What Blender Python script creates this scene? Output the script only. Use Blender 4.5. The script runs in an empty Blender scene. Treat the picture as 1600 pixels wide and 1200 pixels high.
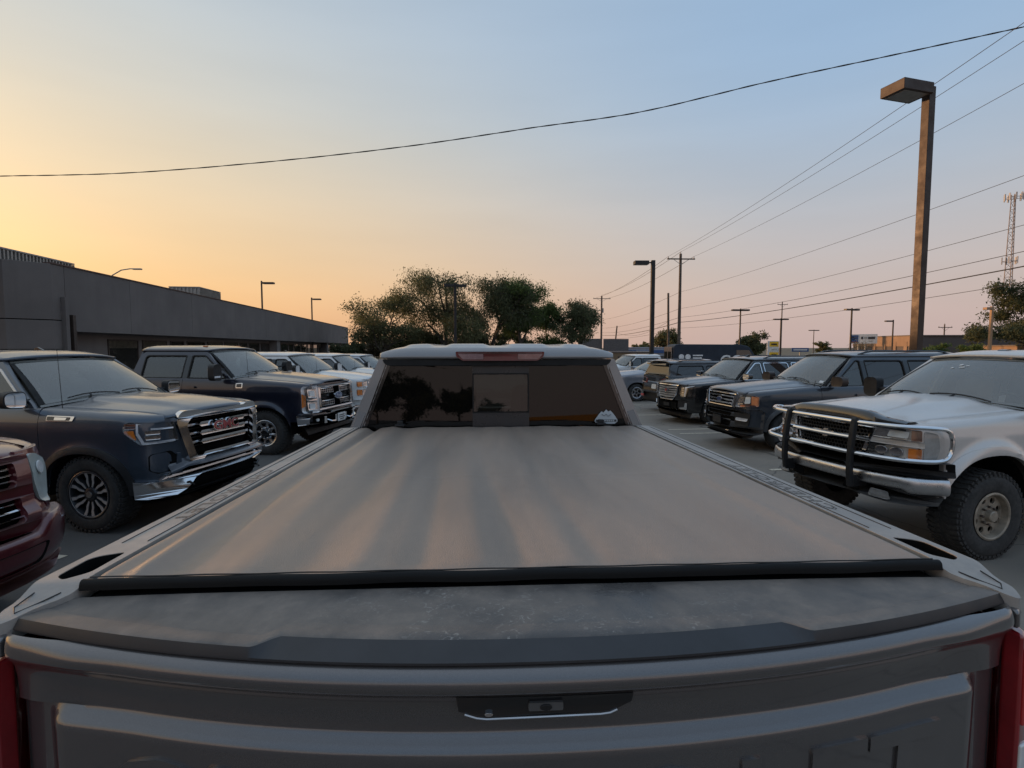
import bpy, bmesh, math, random
import numpy as np
from math import radians as R, sin, cos, pi
from mathutils import Vector, Matrix
from mathutils.geometry import tessellate_polygon

# ------------------------------------------------------------------ camera, sky, sun, exposure
sc = bpy.context.scene
col = sc.collection
cam_d = bpy.data.cameras.new('camera'); cam = bpy.data.objects.new('camera', cam_d); col.objects.link(cam)
cam_d.sensor_width = 36; cam_d.lens = 840 / 1600 * 36; cam_d.clip_start = .05; cam_d.clip_end = 4000
cam.location = (-.095, 0, 2.05); cam.rotation_euler = (R(90 - 3.882), 0, -R(3.06)); sc.camera = cam

SUN_AZ, SUN_EL = -62.0, 4.5           # degrees from +Y towards +X, elevation
world = bpy.data.worlds.new('World'); sc.world = world; world.use_nodes = True
def build_world():
    nt = world.node_tree; N = nt.nodes; L = nt.links
    bg = N['Background']
    sk = N.new('ShaderNodeTexSky'); sk.sky_type = 'NISHITA'; sk.sun_disc = False
    sk.sun_elevation = R(SUN_EL); sk.sun_rotation = R(SUN_AZ); sk.air_density = 1.2; sk.dust_density = 4; sk.ozone_density = 2
    tc = N.new('ShaderNodeTexCoord'); sp = N.new('ShaderNodeSeparateXYZ'); L.new(tc.outputs['Generated'], sp.inputs[0])
    def m(op, a, b=None, clamp=False):
        n = N.new('ShaderNodeMath'); n.operation = op; n.use_clamp = clamp
        for i, v in enumerate((a, b)):
            if v is None: continue
            if isinstance(v, (int, float)): n.inputs[i].default_value = v
            else: L.new(v, n.inputs[i])
        return n.outputs[0]
    # a = cosine of the horizontal angle to the sun
    dot = m('ADD', m('MULTIPLY', sp.outputs[0], sin(R(SUN_AZ))), m('MULTIPLY', sp.outputs[1], cos(R(SUN_AZ))))
    hl = m('SQRT', m('ADD', m('ADD', m('MULTIPLY', sp.outputs[0], sp.outputs[0]), m('MULTIPLY', sp.outputs[1], sp.outputs[1])), 1e-4))
    a = m('DIVIDE', dot, hl)
    fac = N.new('ShaderNodeMapRange'); fac.interpolation_type = 'SMOOTHSTEP'
    L.new(a, fac.inputs[0]); fac.inputs[1].default_value = -.15; fac.inputs[2].default_value = 1.12
    el = m('DIVIDE', m('ARCSINE', sp.outputs[2]), pi / 2, True)
    def ramp(stops):
        r = N.new('ShaderNodeValToRGB'); r.color_ramp.interpolation = 'B_SPLINE'
        e = r.color_ramp.elements
        while len(e) < len(stops): e.new(.5)
        for k, (p, c) in enumerate(stops): e[k].position = p; e[k].color = (*c, 1)
        L.new(el, r.inputs[0]); return r.outputs[0]
    away = ramp([(0, (.236, .180, .168)), (.045, (.234, .183, .173)), (.10, (.214, .192, .193)), (.17, (.174, .193, .222)), (.26, (.126, .180, .252)), (.38, (.118, .176, .256)), (1, (.200, .250, .318))])
    sunw = ramp([(0, (.350, .182, .080)), (.04, (.354, .194, .082)), (.09, (.350, .222, .101)), (.16, (.318, .240, .142)), (.24, (.252, .234, .188)), (.36, (.185, .213, .236)), (1, (.205, .248, .312))])
    mx = N.new('ShaderNodeMix'); mx.data_type = 'RGBA'; L.new(fac.outputs[0], mx.inputs[0])
    L.new(away, mx.inputs[6]); L.new(sunw, mx.inputs[7])
    # faint uneven haze layers
    mp = N.new('ShaderNodeMapping'); mp.inputs['Scale'].default_value = (1.2, 1.2, 7); L.new(tc.outputs['Generated'], mp.inputs[0])
    nz = N.new('ShaderNodeTexNoise'); nz.inputs['Scale'].default_value = 1.6; nz.inputs['Detail'].default_value = 5; L.new(mp.outputs[0], nz.inputs['Vector'])
    hz = N.new('ShaderNodeMapRange'); L.new(nz.outputs['Fac'], hz.inputs[0]); hz.inputs[1].default_value = .3; hz.inputs[2].default_value = .7; hz.inputs[3].default_value = .77; hz.inputs[4].default_value = .83
    bg2 = N.new('ShaderNodeBackground'); L.new(mx.outputs[2], bg2.inputs[0]); L.new(hz.outputs[0], bg2.inputs[1])
    L.new(sk.outputs[0], bg.inputs[0]); bg.inputs[1].default_value = .02
    ad = N.new('ShaderNodeAddShader'); L.new(bg.outputs[0], ad.inputs[0]); L.new(bg2.outputs[0], ad.inputs[1])
    L.new(ad.outputs[0], N['World Output'].inputs[0])
build_world()

sun_d = bpy.data.lights.new('sun', 'SUN'); sun = bpy.data.objects.new('sun', sun_d); col.objects.link(sun)
sun_d.energy = 1.3; sun_d.angle = R(2.5); sun_d.color = (1, .55, .26)
_d = Vector((sin(R(SUN_AZ)) * cos(R(SUN_EL)), cos(R(SUN_AZ)) * cos(R(SUN_EL)), sin(R(SUN_EL))))
sun.rotation_euler = _d.to_track_quat('Z', 'Y').to_euler()
sc.view_settings.view_transform = 'Standard'; sc.view_settings.look = 'None'; sc.view_settings.gamma = 1
sc.view_settings.use_curve_mapping = False; sc.view_settings.exposure = 1.56
random.seed(7); rng = np.random.default_rng(7)
# ------------------------------------------------------------------ materials
M = {}
def _mat(name):
    m = bpy.data.materials.new(name); m.use_nodes = True; M[name] = m
    return m, m.node_tree.nodes, m.node_tree.links, m.node_tree.nodes['Principled BSDF']
def _noise(N, L, scale, detail=4, rough=.55, vec=None, dist=0):
    t = N.new('ShaderNodeTexNoise'); t.inputs['Scale'].default_value = scale; t.inputs['Detail'].default_value = detail
    t.inputs['Roughness'].default_value = rough; t.inputs['Distortion'].default_value = dist
    if vec is not None: L.new(vec, t.inputs['Vector'])
    return t.outputs['Fac']
def _obj(N): return N.new('ShaderNodeTexCoord').outputs['Object']
def _ramp(N, L, f, p0, p1, c0=(0, 0, 0), c1=(1, 1, 1)):
    r = N.new('ShaderNodeValToRGB'); e = r.color_ramp.elements; e[0].position = p0; e[1].position = p1
    e[0].color = (*c0, 1); e[1].color = (*c1, 1); L.new(f, r.inputs[0]); return r.outputs[0]
def _mix(N, L, f, a, b):
    x = N.new('ShaderNodeMix'); x.data_type = 'RGBA'
    for i, v in ((0, f), (6, a), (7, b)):
        if hasattr(v, 'links'): L.new(v, x.inputs[i])
        elif i == 0: x.inputs[0].default_value = v
        else: x.inputs[i].default_value = (*v, 1)
    return x.outputs[2]
def _mathn(N, L, op, a, b):
    n = N.new('ShaderNodeMath'); n.operation = op; n.use_clamp = True
    for i, v in enumerate((a, b)):
        if hasattr(v, 'links'): L.new(v, n.inputs[i])
        else: n.inputs[i].default_value = v
    return n.outputs[0]
def _bump(N, L, h, s, d=.01):
    b = N.new('ShaderNodeBump'); b.inputs['Strength'].default_value = s; b.inputs['Distance'].default_value = d; L.new(h, b.inputs['Height']); return b.outputs[0]
def plain(name, c, rough=.5, metal=0, var=.25, scale=6, bump=0, coat=0, spec=.5):
    m, N, L, b = _mat(name)
    v = _obj(N); n = _noise(N, L, scale, 6, .6, v)
    lo = tuple(x * (1 - var) for x in c); hi = tuple(min(1, x * (1 + var)) for x in c)
    L.new(_ramp(N, L, n, .3, .7, lo, hi), b.inputs['Base Color'])
    b.inputs['Metallic'].default_value = metal; b.inputs['Coat Weight'].default_value = coat; b.inputs['Specular IOR Level'].default_value = spec
    n2 = _noise(N, L, scale * 3, 4, .6, v)
    L.new(_ramp(N, L, n2, .3, .7, (rough * .8,) * 3, (min(1, rough * 1.2),) * 3), b.inputs['Roughness'])
    if bump: L.new(_bump(N, L, _noise(N, L, scale * 8, 4, .6, v), bump), b.inputs['Normal'])
    return m
def paint(name, c, metal=.5, rough=.32, dust=.35, dustc=(.30, .25, .20), flake=True):
    m, N, L, b = _mat(name); v = _obj(N)
    g = N.new('ShaderNodeNewGeometry'); sp = N.new('ShaderNodeSeparateXYZ'); L.new(g.outputs['Normal'], sp.inputs[0])
    up = _ramp(N, L, sp.outputs[2], .35, .95)
    dn = _ramp(N, L, _noise(N, L, 5, 6, .65, v), .25, .75, (.45,) * 3, (1,) * 3)
    f = _mathn(N, L, 'MULTIPLY', _mathn(N, L, 'MULTIPLY', up, dn), dust)
    low = _ramp(N, L, _noise(N, L, 2.2, 6, .7, v), .45, .85, (0, 0, 0), (.07,) * 3)   # faint road film everywhere
    f = _mathn(N, L, 'ADD', f, _mathn(N, L, 'MULTIPLY', low, dust * 2))
    fl = _noise(N, L, 900, 1, .5, v)
    base = _mix(N, L, _ramp(N, L, fl, .4, .7), tuple(x * .85 for x in c), tuple(x * 1.2 for x in c))
    L.new(_mix(N, L, f, base, dustc), b.inputs['Base Color'])
    L.new(_mix(N, L, f, (metal,) * 3, (0, 0, 0)), b.inputs['Metallic'])
    L.new(_mix(N, L, f, (rough,) * 3, (.7,) * 3), b.inputs['Roughness'])
    L.new(_mix(N, L, f, (1, 1, 1), (.25,) * 3), b.inputs['Coat Weight']); b.inputs['Coat Roughness'].default_value = .06
    L.new(_mix(N, L, f, (.04,) * 3, (.35,) * 3), b.inputs['Coat Roughness'])
    L.new(_bump(N, L, _noise(N, L, 2.5, 2, .5, v), .03, .02), b.inputs['Normal'])
    return m
def glass(name, tint, refl=1.0, dustf=.08, ior=1.75, dc=(.42, .39, .35)):
    m, N, L, b = _mat(name); out = N['Material Output']; N.remove(b); v = _obj(N)
    tr = N.new('ShaderNodeBsdfTransparent'); tr.inputs[0].default_value = (*tint, 1)
    gl = N.new('ShaderNodeBsdfGlossy'); gl.inputs['Roughness'].default_value = .015; gl.inputs[0].default_value = (refl,) * 3 + (1,)
    fr = N.new('ShaderNodeFresnel'); gm = N.new('ShaderNodeNewGeometry'); mr = N.new('ShaderNodeMapRange'); L.new(gm.outputs['Backfacing'], mr.inputs[0])
    mr.inputs[3].default_value = ior; mr.inputs[4].default_value = 1 / ior; L.new(mr.outputs[0], fr.inputs[0])     # a thin pane reflects alike from both sides
    df = N.new('ShaderNodeBsdfDiffuse'); df.inputs[0].default_value = (*dc, 1)
    a = N.new('ShaderNodeMixShader'); L.new(fr.outputs[0], a.inputs[0]); L.new(tr.outputs[0], a.inputs[1]); L.new(gl.outputs[0], a.inputs[2])
    d = N.new('ShaderNodeMixShader'); n = _ramp(N, L, _noise(N, L, 1.6, 5, .6, v), .2, .8, (dustf * .75,) * 3, (dustf * 1.25,) * 3)
    L.new(n, d.inputs[0]); L.new(a.outputs[0], d.inputs[1]); L.new(df.outputs[0], d.inputs[2]); L.new(d.outputs[0], out.inputs[0])
    return m
chrome = plain('chrome', (.72, .72, .73), .09, 1, .06, 3)
plain('chrome_dull', (.50, .50, .51), .28, 1, .15, 5)
plain('black_plastic', (.018, .018, .019), .55, 0, .3, 8, spec=.35)
plain('black_gloss', (.010, .010, .011), .12, 0, .2, 4, coat=.5)
plain('dark_void', (.005, .005, .005), .9, 0, .2, 4, spec=.1)
plain('rubber', (.030, .029, .028), .8, 0, .35, 10, bump=.15)
plain('tread', (.034, .032, .030), .85, 0, .35, 14)
plain('seal', (.010, .010, .010), .6, 0, .2, 6, spec=.25)
plain('interior', (.075, .072, .070), .8, 0, .4, 3)
plain('interior_tan', (.10, .085, .07), .8, 0, .3, 3)
plain('alloy', (.48, .48, .49), .30, 1, .12, 8)
plain('alloy_machined', (.50, .49, .48), .35, .55, .12, 12)
plain('alloy_dark', (.05, .05, .055), .35, .6, .2, 6)
plain('wheel_dusty', (.30, .255, .20), .55, .45, .35, 9)
plain('brake', (.12, .10, .09), .5, .8, .3, 12)
plain('amber', (.62, .18, .03), .18, 0, .2, 14, coat=1)
plain('orange_lens', (.75, .26, .10), .15, 0, .2, 14, coat=1)
plain('red_lens', (.22, .010, .014), .16, 0, .3, 8, coat=1)
plain('red_bright', (.42, .03, .03), .2, 0, .25, 10, coat=1)
plain('lamp_white', (.70, .70, .72), .18, .25, .15, 18, coat=1)
plain('reflector', (.62, .62, .64), .16, 1, .25, 24)
plain('clear_plastic', (.62, .64, .63), .2, 0, .15, 10, coat=1)
plain('hazed_lens', (.36, .40, .38), .35, 0, .2, 7, coat=.6)
plain('smoked_acrylic', (.030, .030, .031), .22, 0, .2, 4, coat=.7)
plain('badge_red', (.30, .035, .04), .3, 0, .2, 8, coat=.5)
plain('plate_white', (.62, .62, .60), .45, 0, .12, 10)
plain('ink', (.03, .03, .035), .5, 0, .1, 4)
glass('windshield_glass', (.58, .63, .60), 1.0, .20, 2.0, (.56, .55, .49))
glass('window_glass', (.46, .49, .48), 1.0, .07)
glass('privacy_glass', (.045, .045, .05), .95, .05)
glass('rear_glass', (.07, .06, .058), .85, .010, 1.45)
glass('slider_glass', (.26, .27, .26), .9, .02, 1.55)
glass('lens_glass', (.93, .93, .93), .9, .04, 1.5)

# ------------------------------------------------------------------ mesh helpers
def obj(name, verts, faces, mat, parent=None, sharp=35, bevel=0, bevseg=2, recalc=False, solid=0, subsurf=0):
    me = bpy.data.meshes.new(name)
    me.from_pydata([tuple(map(float, v)) for v in verts], [], faces)
    if recalc:
        bm = bmesh.new(); bm.from_mesh(me); bmesh.ops.recalc_face_normals(bm, faces=bm.faces); bm.to_mesh(me); bm.free()
    me.materials.append(M[mat] if isinstance(mat, str) else mat)
    if sharp is not None:
        me.shade_smooth(); me.set_sharp_from_angle(angle=R(sharp))
    o = bpy.data.objects.new(name, me); col.objects.link(o)
    if parent is not None: o.parent = parent
    if solid:
        md = o.modifiers.new('solid', 'SOLIDIFY'); md.thickness = solid; md.offset = -1
    if bevel:
        md = o.modifiers.new('bevel', 'BEVEL'); md.width = bevel; md.segments = bevseg; md.limit_method = 'ANGLE'; md.angle_limit = R(40); md.harden_normals = True
    return o
def tag(o, label=None, cat=None, group=None, kind=None):
    for k, v in (('label', label), ('category', cat), ('group', group), ('kind', kind)):
        if v: o[k] = v
    return o
def empty(name, loc=(0, 0, 0), rz=0, label=None, cat=None, group=None):
    o = bpy.data.objects.new(name, None); col.objects.link(o); o.location = loc; o.rotation_euler = (0, 0, rz); o.empty_display_size = .2
    return tag(o, label, cat, group)
class B:                                   # collects boxes, tubes and lathes into one mesh
    def __init__(s): s.v = []; s.f = []
    def add(s, v, f):
        k = len(s.v); s.v += [tuple(p) for p in v]; s.f += [tuple(i + k for i in q) for q in f]; return s
    def box(s, c, d, rz=0, mat=None):
        x, y, z = (q / 2 for q in d); m = Matrix.Rotation(rz, 3, 'Z')
        if mat is not None: m = mat
        P = [Vector(c) + m @ Vector((i * x, j * y, k * z)) for i in (-1, 1) for j in (-1, 1) for k in (-1, 1)]
        return s.add(P, [(0, 1, 3, 2), (4, 6, 7, 5), (0, 4, 5, 1), (2, 3, 7, 6), (0, 2, 6, 4), (1, 5, 7, 3)])
    def tube(s, pts, r, n=8, caps=True):
        pts = [Vector(p) for p in pts]; rs = r if isinstance(r, (list, tuple)) else [r] * len(pts)
        V = []; up = None
        for i, p in enumerate(pts):
            t = (pts[min(i + 1, len(pts) - 1)] - pts[max(i - 1, 0)]).normalized()
            if up is None: up = Vector((0, 0, 1)) if abs(t.z) < .9 else Vector((1, 0, 0))
            a = t.cross(up).normalized(); b = a.cross(t).normalized(); up = b
            for k in range(n):
                th = 2 * pi * k / n; V.append(p + a * cos(th) * rs[i] + b * sin(th) * rs[i])
        F = [(i * n + k, i * n + (k + 1) % n, (i + 1) * n + (k + 1) % n, (i + 1) * n + k) for i in range(len(pts) - 1) for k in range(n)]
        if caps: F += [tuple(range(n))[::-1], tuple(range((len(pts) - 1) * n, len(pts) * n))]
        return s.add(V, F)
    def lathe(s, prof, n=32, axis='y', c=(0, 0, 0), close=False):     # prof: (radius, along axis)
        V = []
        for r, a in prof:
            for k in range(n):
                th = 2 * pi * k / n; u, w = r * cos(th), r * sin(th)
                p = {'y': (u, a, w), 'x': (a, u, w), 'z': (u, w, a)}[axis]; V.append(Vector(c) + Vector(p))
        F = [(i * n + k, i * n + (k + 1) % n, (i + 1) * n + (k + 1) % n, (i + 1) * n + k) for i in range(len(prof) - 1) for k in range(n)]
        return s.add(V, F)
    def quad(s, *p): return s.add(p, [tuple(range(len(p)))])
    def build(s, name, mat, parent=None, **kw):
        kw.setdefault('recalc', True); return obj(name, s.v, s.f, mat, parent, **kw)
def dens(poly, d=.05):
    out = []
    for i, a in enumerate(poly):
        b = poly[(i + 1) % len(poly)]; n = max(1, int(math.ceil(math.hypot(b[0] - a[0], b[1] - a[1]) / d)))
        out += [(a[0] + (b[0] - a[0]) * k / n, a[1] + (b[1] - a[1]) * k / n) for k in range(n)]
    return out
def fillet(poly, r, n=4):
    out = []; m = len(poly)
    for i in range(m):
        p0, p, p1 = (Vector(poly[j % m]) for j in (i - 1, i, i + 1)); rr = r[i] if isinstance(r, (list, tuple)) else r
        a = p0 - p; b = p1 - p; q = min(rr, a.length * .45, b.length * .45)
        if q < 1e-4: out.append(tuple(p)); continue
        A = p + a.normalized() * q; Bq = p + b.normalized() * q
        for k in range(n + 1):
            t = k / n; out.append(tuple(A * (1 - t) ** 2 + p * 2 * t * (1 - t) + Bq * t * t))
    return out
def area2(p): return sum(p[i - 1][0] * p[i][1] - p[i][0] * p[i - 1][1] for i in range(len(p)))
def inset(poly, d):                        # d > 0 shrinks
    m = len(poly); sg = 1 if area2(poly) > 0 else -1; out = []
    for i in range(m):
        p0, p, p1 = (Vector(poly[j % m]) for j in (i - 1, i, i + 1))
        e0 = (p - p0); e1 = (p1 - p)
        if e0.length < 1e-6 or e1.length < 1e-6: out.append(tuple(p)); continue
        n0 = Vector((-e0.y, e0.x)).normalized() * sg; n1 = Vector((-e1.y, e1.x)).normalized() * sg
        b = n0 + n1; b = b.normalized() if b.length > 1e-6 else n0
        out.append(tuple(p + b * (d / max(.4, b.dot(n0)))))
    return out
def panel(name, outer, mapf, thick, mat, parent=None, holes=(), d=.05, bevel=.003, off=0, sharp=35):
    loops = [dens(outer, d)] + [dens(h, d) for h in holes]
    flat = [p for l in loops for p in l]
    tris = tessellate_polygon([[Vector((p[0], p[1], 0)) for p in l] for l in loops])
    n = len(flat)
    V = [mapf(a, b, off) for a, b in flat] + [mapf(a, b, off - thick) for a, b in flat]
    F = [tuple(t) for t in tris] + [(t[2] + n, t[1] + n, t[0] + n) for t in tris]
    k = 0
    for l in loops:
        m = len(l); F += [(k + i, k + (i + 1) % m, k + (i + 1) % m + n, k + i + n) for i in range(m)]; k += m
    return obj(name, V, F, mat, parent, recalc=True, bevel=bevel, sharp=sharp)
def grid(name, nu, nv, f, mat, parent=None, solid=0, flip=False, **kw):
    V = [f(i / nu, j / nv) for i in range(nu + 1) for j in range(nv + 1)]
    F = [(i * (nv + 1) + j, (i + 1) * (nv + 1) + j, (i + 1) * (nv + 1) + j + 1, i * (nv + 1) + j + 1) for i in range(nu) for j in range(nv)]
    if flip: F = [q[::-1] for q in F]
    return obj(name, V, F, mat, parent, solid=solid, **kw)
def text_mesh(name, txt, size, mat, parent, mapf, extrude=.002, bold=.0, sx=1.0, align='CENTER', res=3, sub=False):
    cu = bpy.data.curves.new(name, 'FONT'); cu.body = txt; cu.size = size; cu.extrude = extrude; cu.offset = bold; cu.align_x = align; cu.align_y = 'CENTER'; cu.resolution_u = res
    to = bpy.data.objects.new(name + '_tmp', cu); col.objects.link(to)
    dg = bpy.context.evaluated_depsgraph_get(); me = bpy.data.meshes.new_from_object(to.evaluated_get(dg))
    bpy.data.objects.remove(to); bpy.data.curves.remove(cu)
    if sub:
        bm = bmesh.new(); bm.from_mesh(me); bmesh.ops.triangulate(bm, faces=bm.faces)
        for _ in range(4):
            le = [e for e in bm.edges if e.calc_length() > .03]
            if le: bmesh.ops.subdivide_edges(bm, edges=le, cuts=1); bmesh.ops.triangulate(bm, faces=bm.faces)
        bm.to_mesh(me); bm.free()
    for v in me.vertices: v.co = Vector(mapf(v.co.x * sx, v.co.y, v.co.z))
    me.materials.clear(); me.materials.append(M[mat]); me.name = name
    o = bpy.data.objects.new(name, me); col.objects.link(o); o.parent = parent
    return o
def catmull(pts, n=8):
    P = [np.array(p, float) for p in pts]; P = [2 * P[0] - P[1]] + P + [2 * P[-1] - P[-2]]; out = []
    for i in range(1, len(P) - 2):
        for k in range(n):
            t = k / n; a, b, c, d = P[i - 1:i + 3]
            out.append(.5 * (2 * b + (c - a) * t + (2 * a - 5 * b + 4 * c - d) * t * t + (3 * b - a - 3 * c + d) * t ** 3))
    return out + [P[-2]]
def lerp(a, b, t): return a + (b - a) * t
def sstep(a, b, x): t = min(1, max(0, (x - a) / (b - a))); return t * t * (3 - 2 * t)
# ------------------------------------------------------------------ ground, building
def gz(y): return -.018 * (min(max(y, 8), 65) - 8) * sstep(8, 16, y)
def asphalt_mat():
    m, N, L, b = _mat('asphalt'); v = _obj(N)
    sp = N.new('ShaderNodeSeparateXYZ'); L.new(v, sp.inputs[0])
    big = _noise(N, L, .18, 5, .6, v); mid = _noise(N, L, 1.3, 6, .65, v); fine = _noise(N, L, 90, 3, .7, v); grit = _noise(N, L, 320, 2, .6, v)
    c = _mix(N, L, _ramp(N, L, mid, .3, .7), (.180, .154, .124), (.255, .220, .178))
    # darker asphalt on the side of the building row
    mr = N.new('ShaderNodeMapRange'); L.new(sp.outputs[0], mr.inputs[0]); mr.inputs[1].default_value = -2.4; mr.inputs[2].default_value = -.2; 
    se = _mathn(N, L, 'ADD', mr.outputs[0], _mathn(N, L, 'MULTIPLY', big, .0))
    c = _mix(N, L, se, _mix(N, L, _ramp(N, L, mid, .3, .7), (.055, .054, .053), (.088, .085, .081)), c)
    c = _mix(N, L, _ramp(N, L, big, .52, .74), c, (.052, .049, .046))                       # oil and damp stains
    c = _mix(N, L, _ramp(N, L, _noise(N, L, .7, 6, .75, v, 1.5), .62, .72, (0, 0, 0), (.5,) * 3), c, (.17, .15, .125))   # pale dusty patches
    c = _mix(N, L, _ramp(N, L, fine, .35, .75, (0, 0, 0), (.55,) * 3), c, (.20, .185, .165))
    # cracks
    mp = N.new('ShaderNodeMapping'); L.new(v, mp.inputs[0])
    wn = N.new('ShaderNodeTexNoise'); wn.inputs['Scale'].default_value = 1.1; wn.inputs['Detail'].default_value = 5; L.new(v, wn.inputs['Vector'])
    av = N.new('ShaderNodeVectorMath'); av.operation = 'MULTIPLY_ADD'; L.new(wn.outputs['Color'], av.inputs[0]); av.inputs[1].default_value = (.9, .9, 0); L.new(v, av.inputs[2])
    vo = N.new('ShaderNodeTexVoronoi'); vo.feature = 'DISTANCE_TO_EDGE'; vo.inputs['Scale'].default_value = .32; L.new(av.outputs[0], vo.inputs['Vector'])
    cr = _ramp(N, L, vo.outputs['Distance'], .0008, .0045, (.75,) * 3, (0, 0, 0))
    c = _mix(N, L, cr, c, (.018, .018, .018))
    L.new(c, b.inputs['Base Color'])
    L.new(_ramp(N, L, mid, .3, .7, (.62,) * 3, (.85,) * 3), b.inputs['Roughness'])
    h = _mathn(N, L, 'SUBTRACT', _mathn(N, L, 'ADD', _mathn(N, L, 'MULTIPLY', grit, .5), _mathn(N, L, 'MULTIPLY', fine, .4)), _mathn(N, L, 'MULTIPLY', cr, .8))
    L.new(_bump(N, L, h, .5, .012), b.inputs['Normal'])
asphalt_mat()
def soil_mat():
    m, N, L, b = _mat('soil'); v = _obj(N)
    c = _mix(N, L, _ramp(N, L, _noise(N, L, .05, 6, .6, v), .4, .6), (.10, .09, .07), (.075, .08, .045)); L.new(c, b.inputs['Base Color']); b.inputs['Roughness'].default_value = .95
soil_mat()
ys = [-1500, -200, -40, -10, 0, 4, 8, 9, 10, 11, 12, 13, 14, 15, 16, 18, 20, 25, 30, 40, 50, 64, 66, 95]
V = [(x, y, gz(y)) for y in ys for x in (-1500, 1500)]
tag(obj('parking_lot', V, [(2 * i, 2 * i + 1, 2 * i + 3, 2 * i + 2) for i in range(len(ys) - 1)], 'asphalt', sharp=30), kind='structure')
tag(obj('ground', [(-3000, 94, gz(99) - .02), (3000, 94, gz(99) - .02), (3000, 3500, gz(99) - .02), (-3000, 3500, gz(99) - .02)], [(0, 1, 2, 3)], 'soil'), kind='structure')
def line_mat():
    m, N, L, b = _mat('stall_paint'); v = _obj(N); out = N['Material Output']
    n = _noise(N, L, 14, 7, .75, v); w = _ramp(N, L, n, .52, .74)
    L.new(_mix(N, L, _noise(N, L, 3, 4, .6, v), (.62, .55, .43), (.50, .44, .34)), b.inputs['Base Color']); b.inputs['Roughness'].default_value = .8
    tr = N.new('ShaderNodeBsdfTransparent'); ms = N.new('ShaderNodeMixShader'); L.new(w, ms.inputs[0]); L.new(b.outputs[0], ms.inputs[1]); L.new(tr.outputs[0], ms.inputs[2]); L.new(ms.outputs[0], out.inputs[0])
line_mat()
def stall(x0, y0, x1, y1, w=.10):
    d = Vector((x1 - x0, y1 - y0, 0)); n = Vector((-d.y, d.x, 0)).normalized() * w / 2; k = 14; V = []
    for i in range(k + 1):
        p = Vector((x0, y0, 0)) + d * i / k
        for s_ in (1, -1): q = p + n * s_; V.append((q.x, q.y, gz(q.y) + .006))
    tag(obj('painted_line', V, [(2 * i, 2 * i + 1, 2 * i + 3, 2 * i + 2) for i in range(k)], 'stall_paint', recalc=True), kind='structure')
for yy in (8.4, 12.55, 13.35, 17.0, 20.6, 24.3):
    stall(4.7, yy + .25, 10.5, yy + .75)
for yy in (5.35, 9.1, 13.2, 17.3, 21.2): stall(-4.2, yy, -9.6, yy + 1.2)

def stucco(name, c, sc_=1.0):
    m, N, L, b = _mat(name); v = _obj(N)
    n = _noise(N, L, .45 * sc_, 6, .6, v); st = N.new('ShaderNodeMapping'); st.inputs['Scale'].default_value = (1.2, 1.2, .12); L.new(v, st.inputs[0])
    sk = _noise(N, L, 1.6, 5, .65, st.outputs[0])
    k = _mix(N, L, _ramp(N, L, n, .3, .7), tuple(x * .85 for x in c), tuple(x * 1.15 for x in c)); k = _mix(N, L, _ramp(N, L, sk, .5, .8, (0, 0, 0), (.35,) * 3), k, tuple(x * .6 for x in c))
    L.new(k, b.inputs['Base Color']); b.inputs['Roughness'].default_value = .9; L.new(_bump(N, L, _noise(N, L, 60, 4, .7, v), .35, .01), b.inputs['Normal'])
stucco('stucco_dark', (.145, .126, .116)); stucco('stucco_mid', (.165, .144, .132)); plain('coping_red', (.085, .045, .035), .6, .2)
plain('metal_grey', (.30, .29, .27), .5, .6, .2, 4); plain('metal_brown', (.055, .040, .032), .55, .2, .25, 3); plain('office_glow', (.62, .55, .45), .7)
glass('store_glass', (.34, .33, .31), .9, .05)
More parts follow.
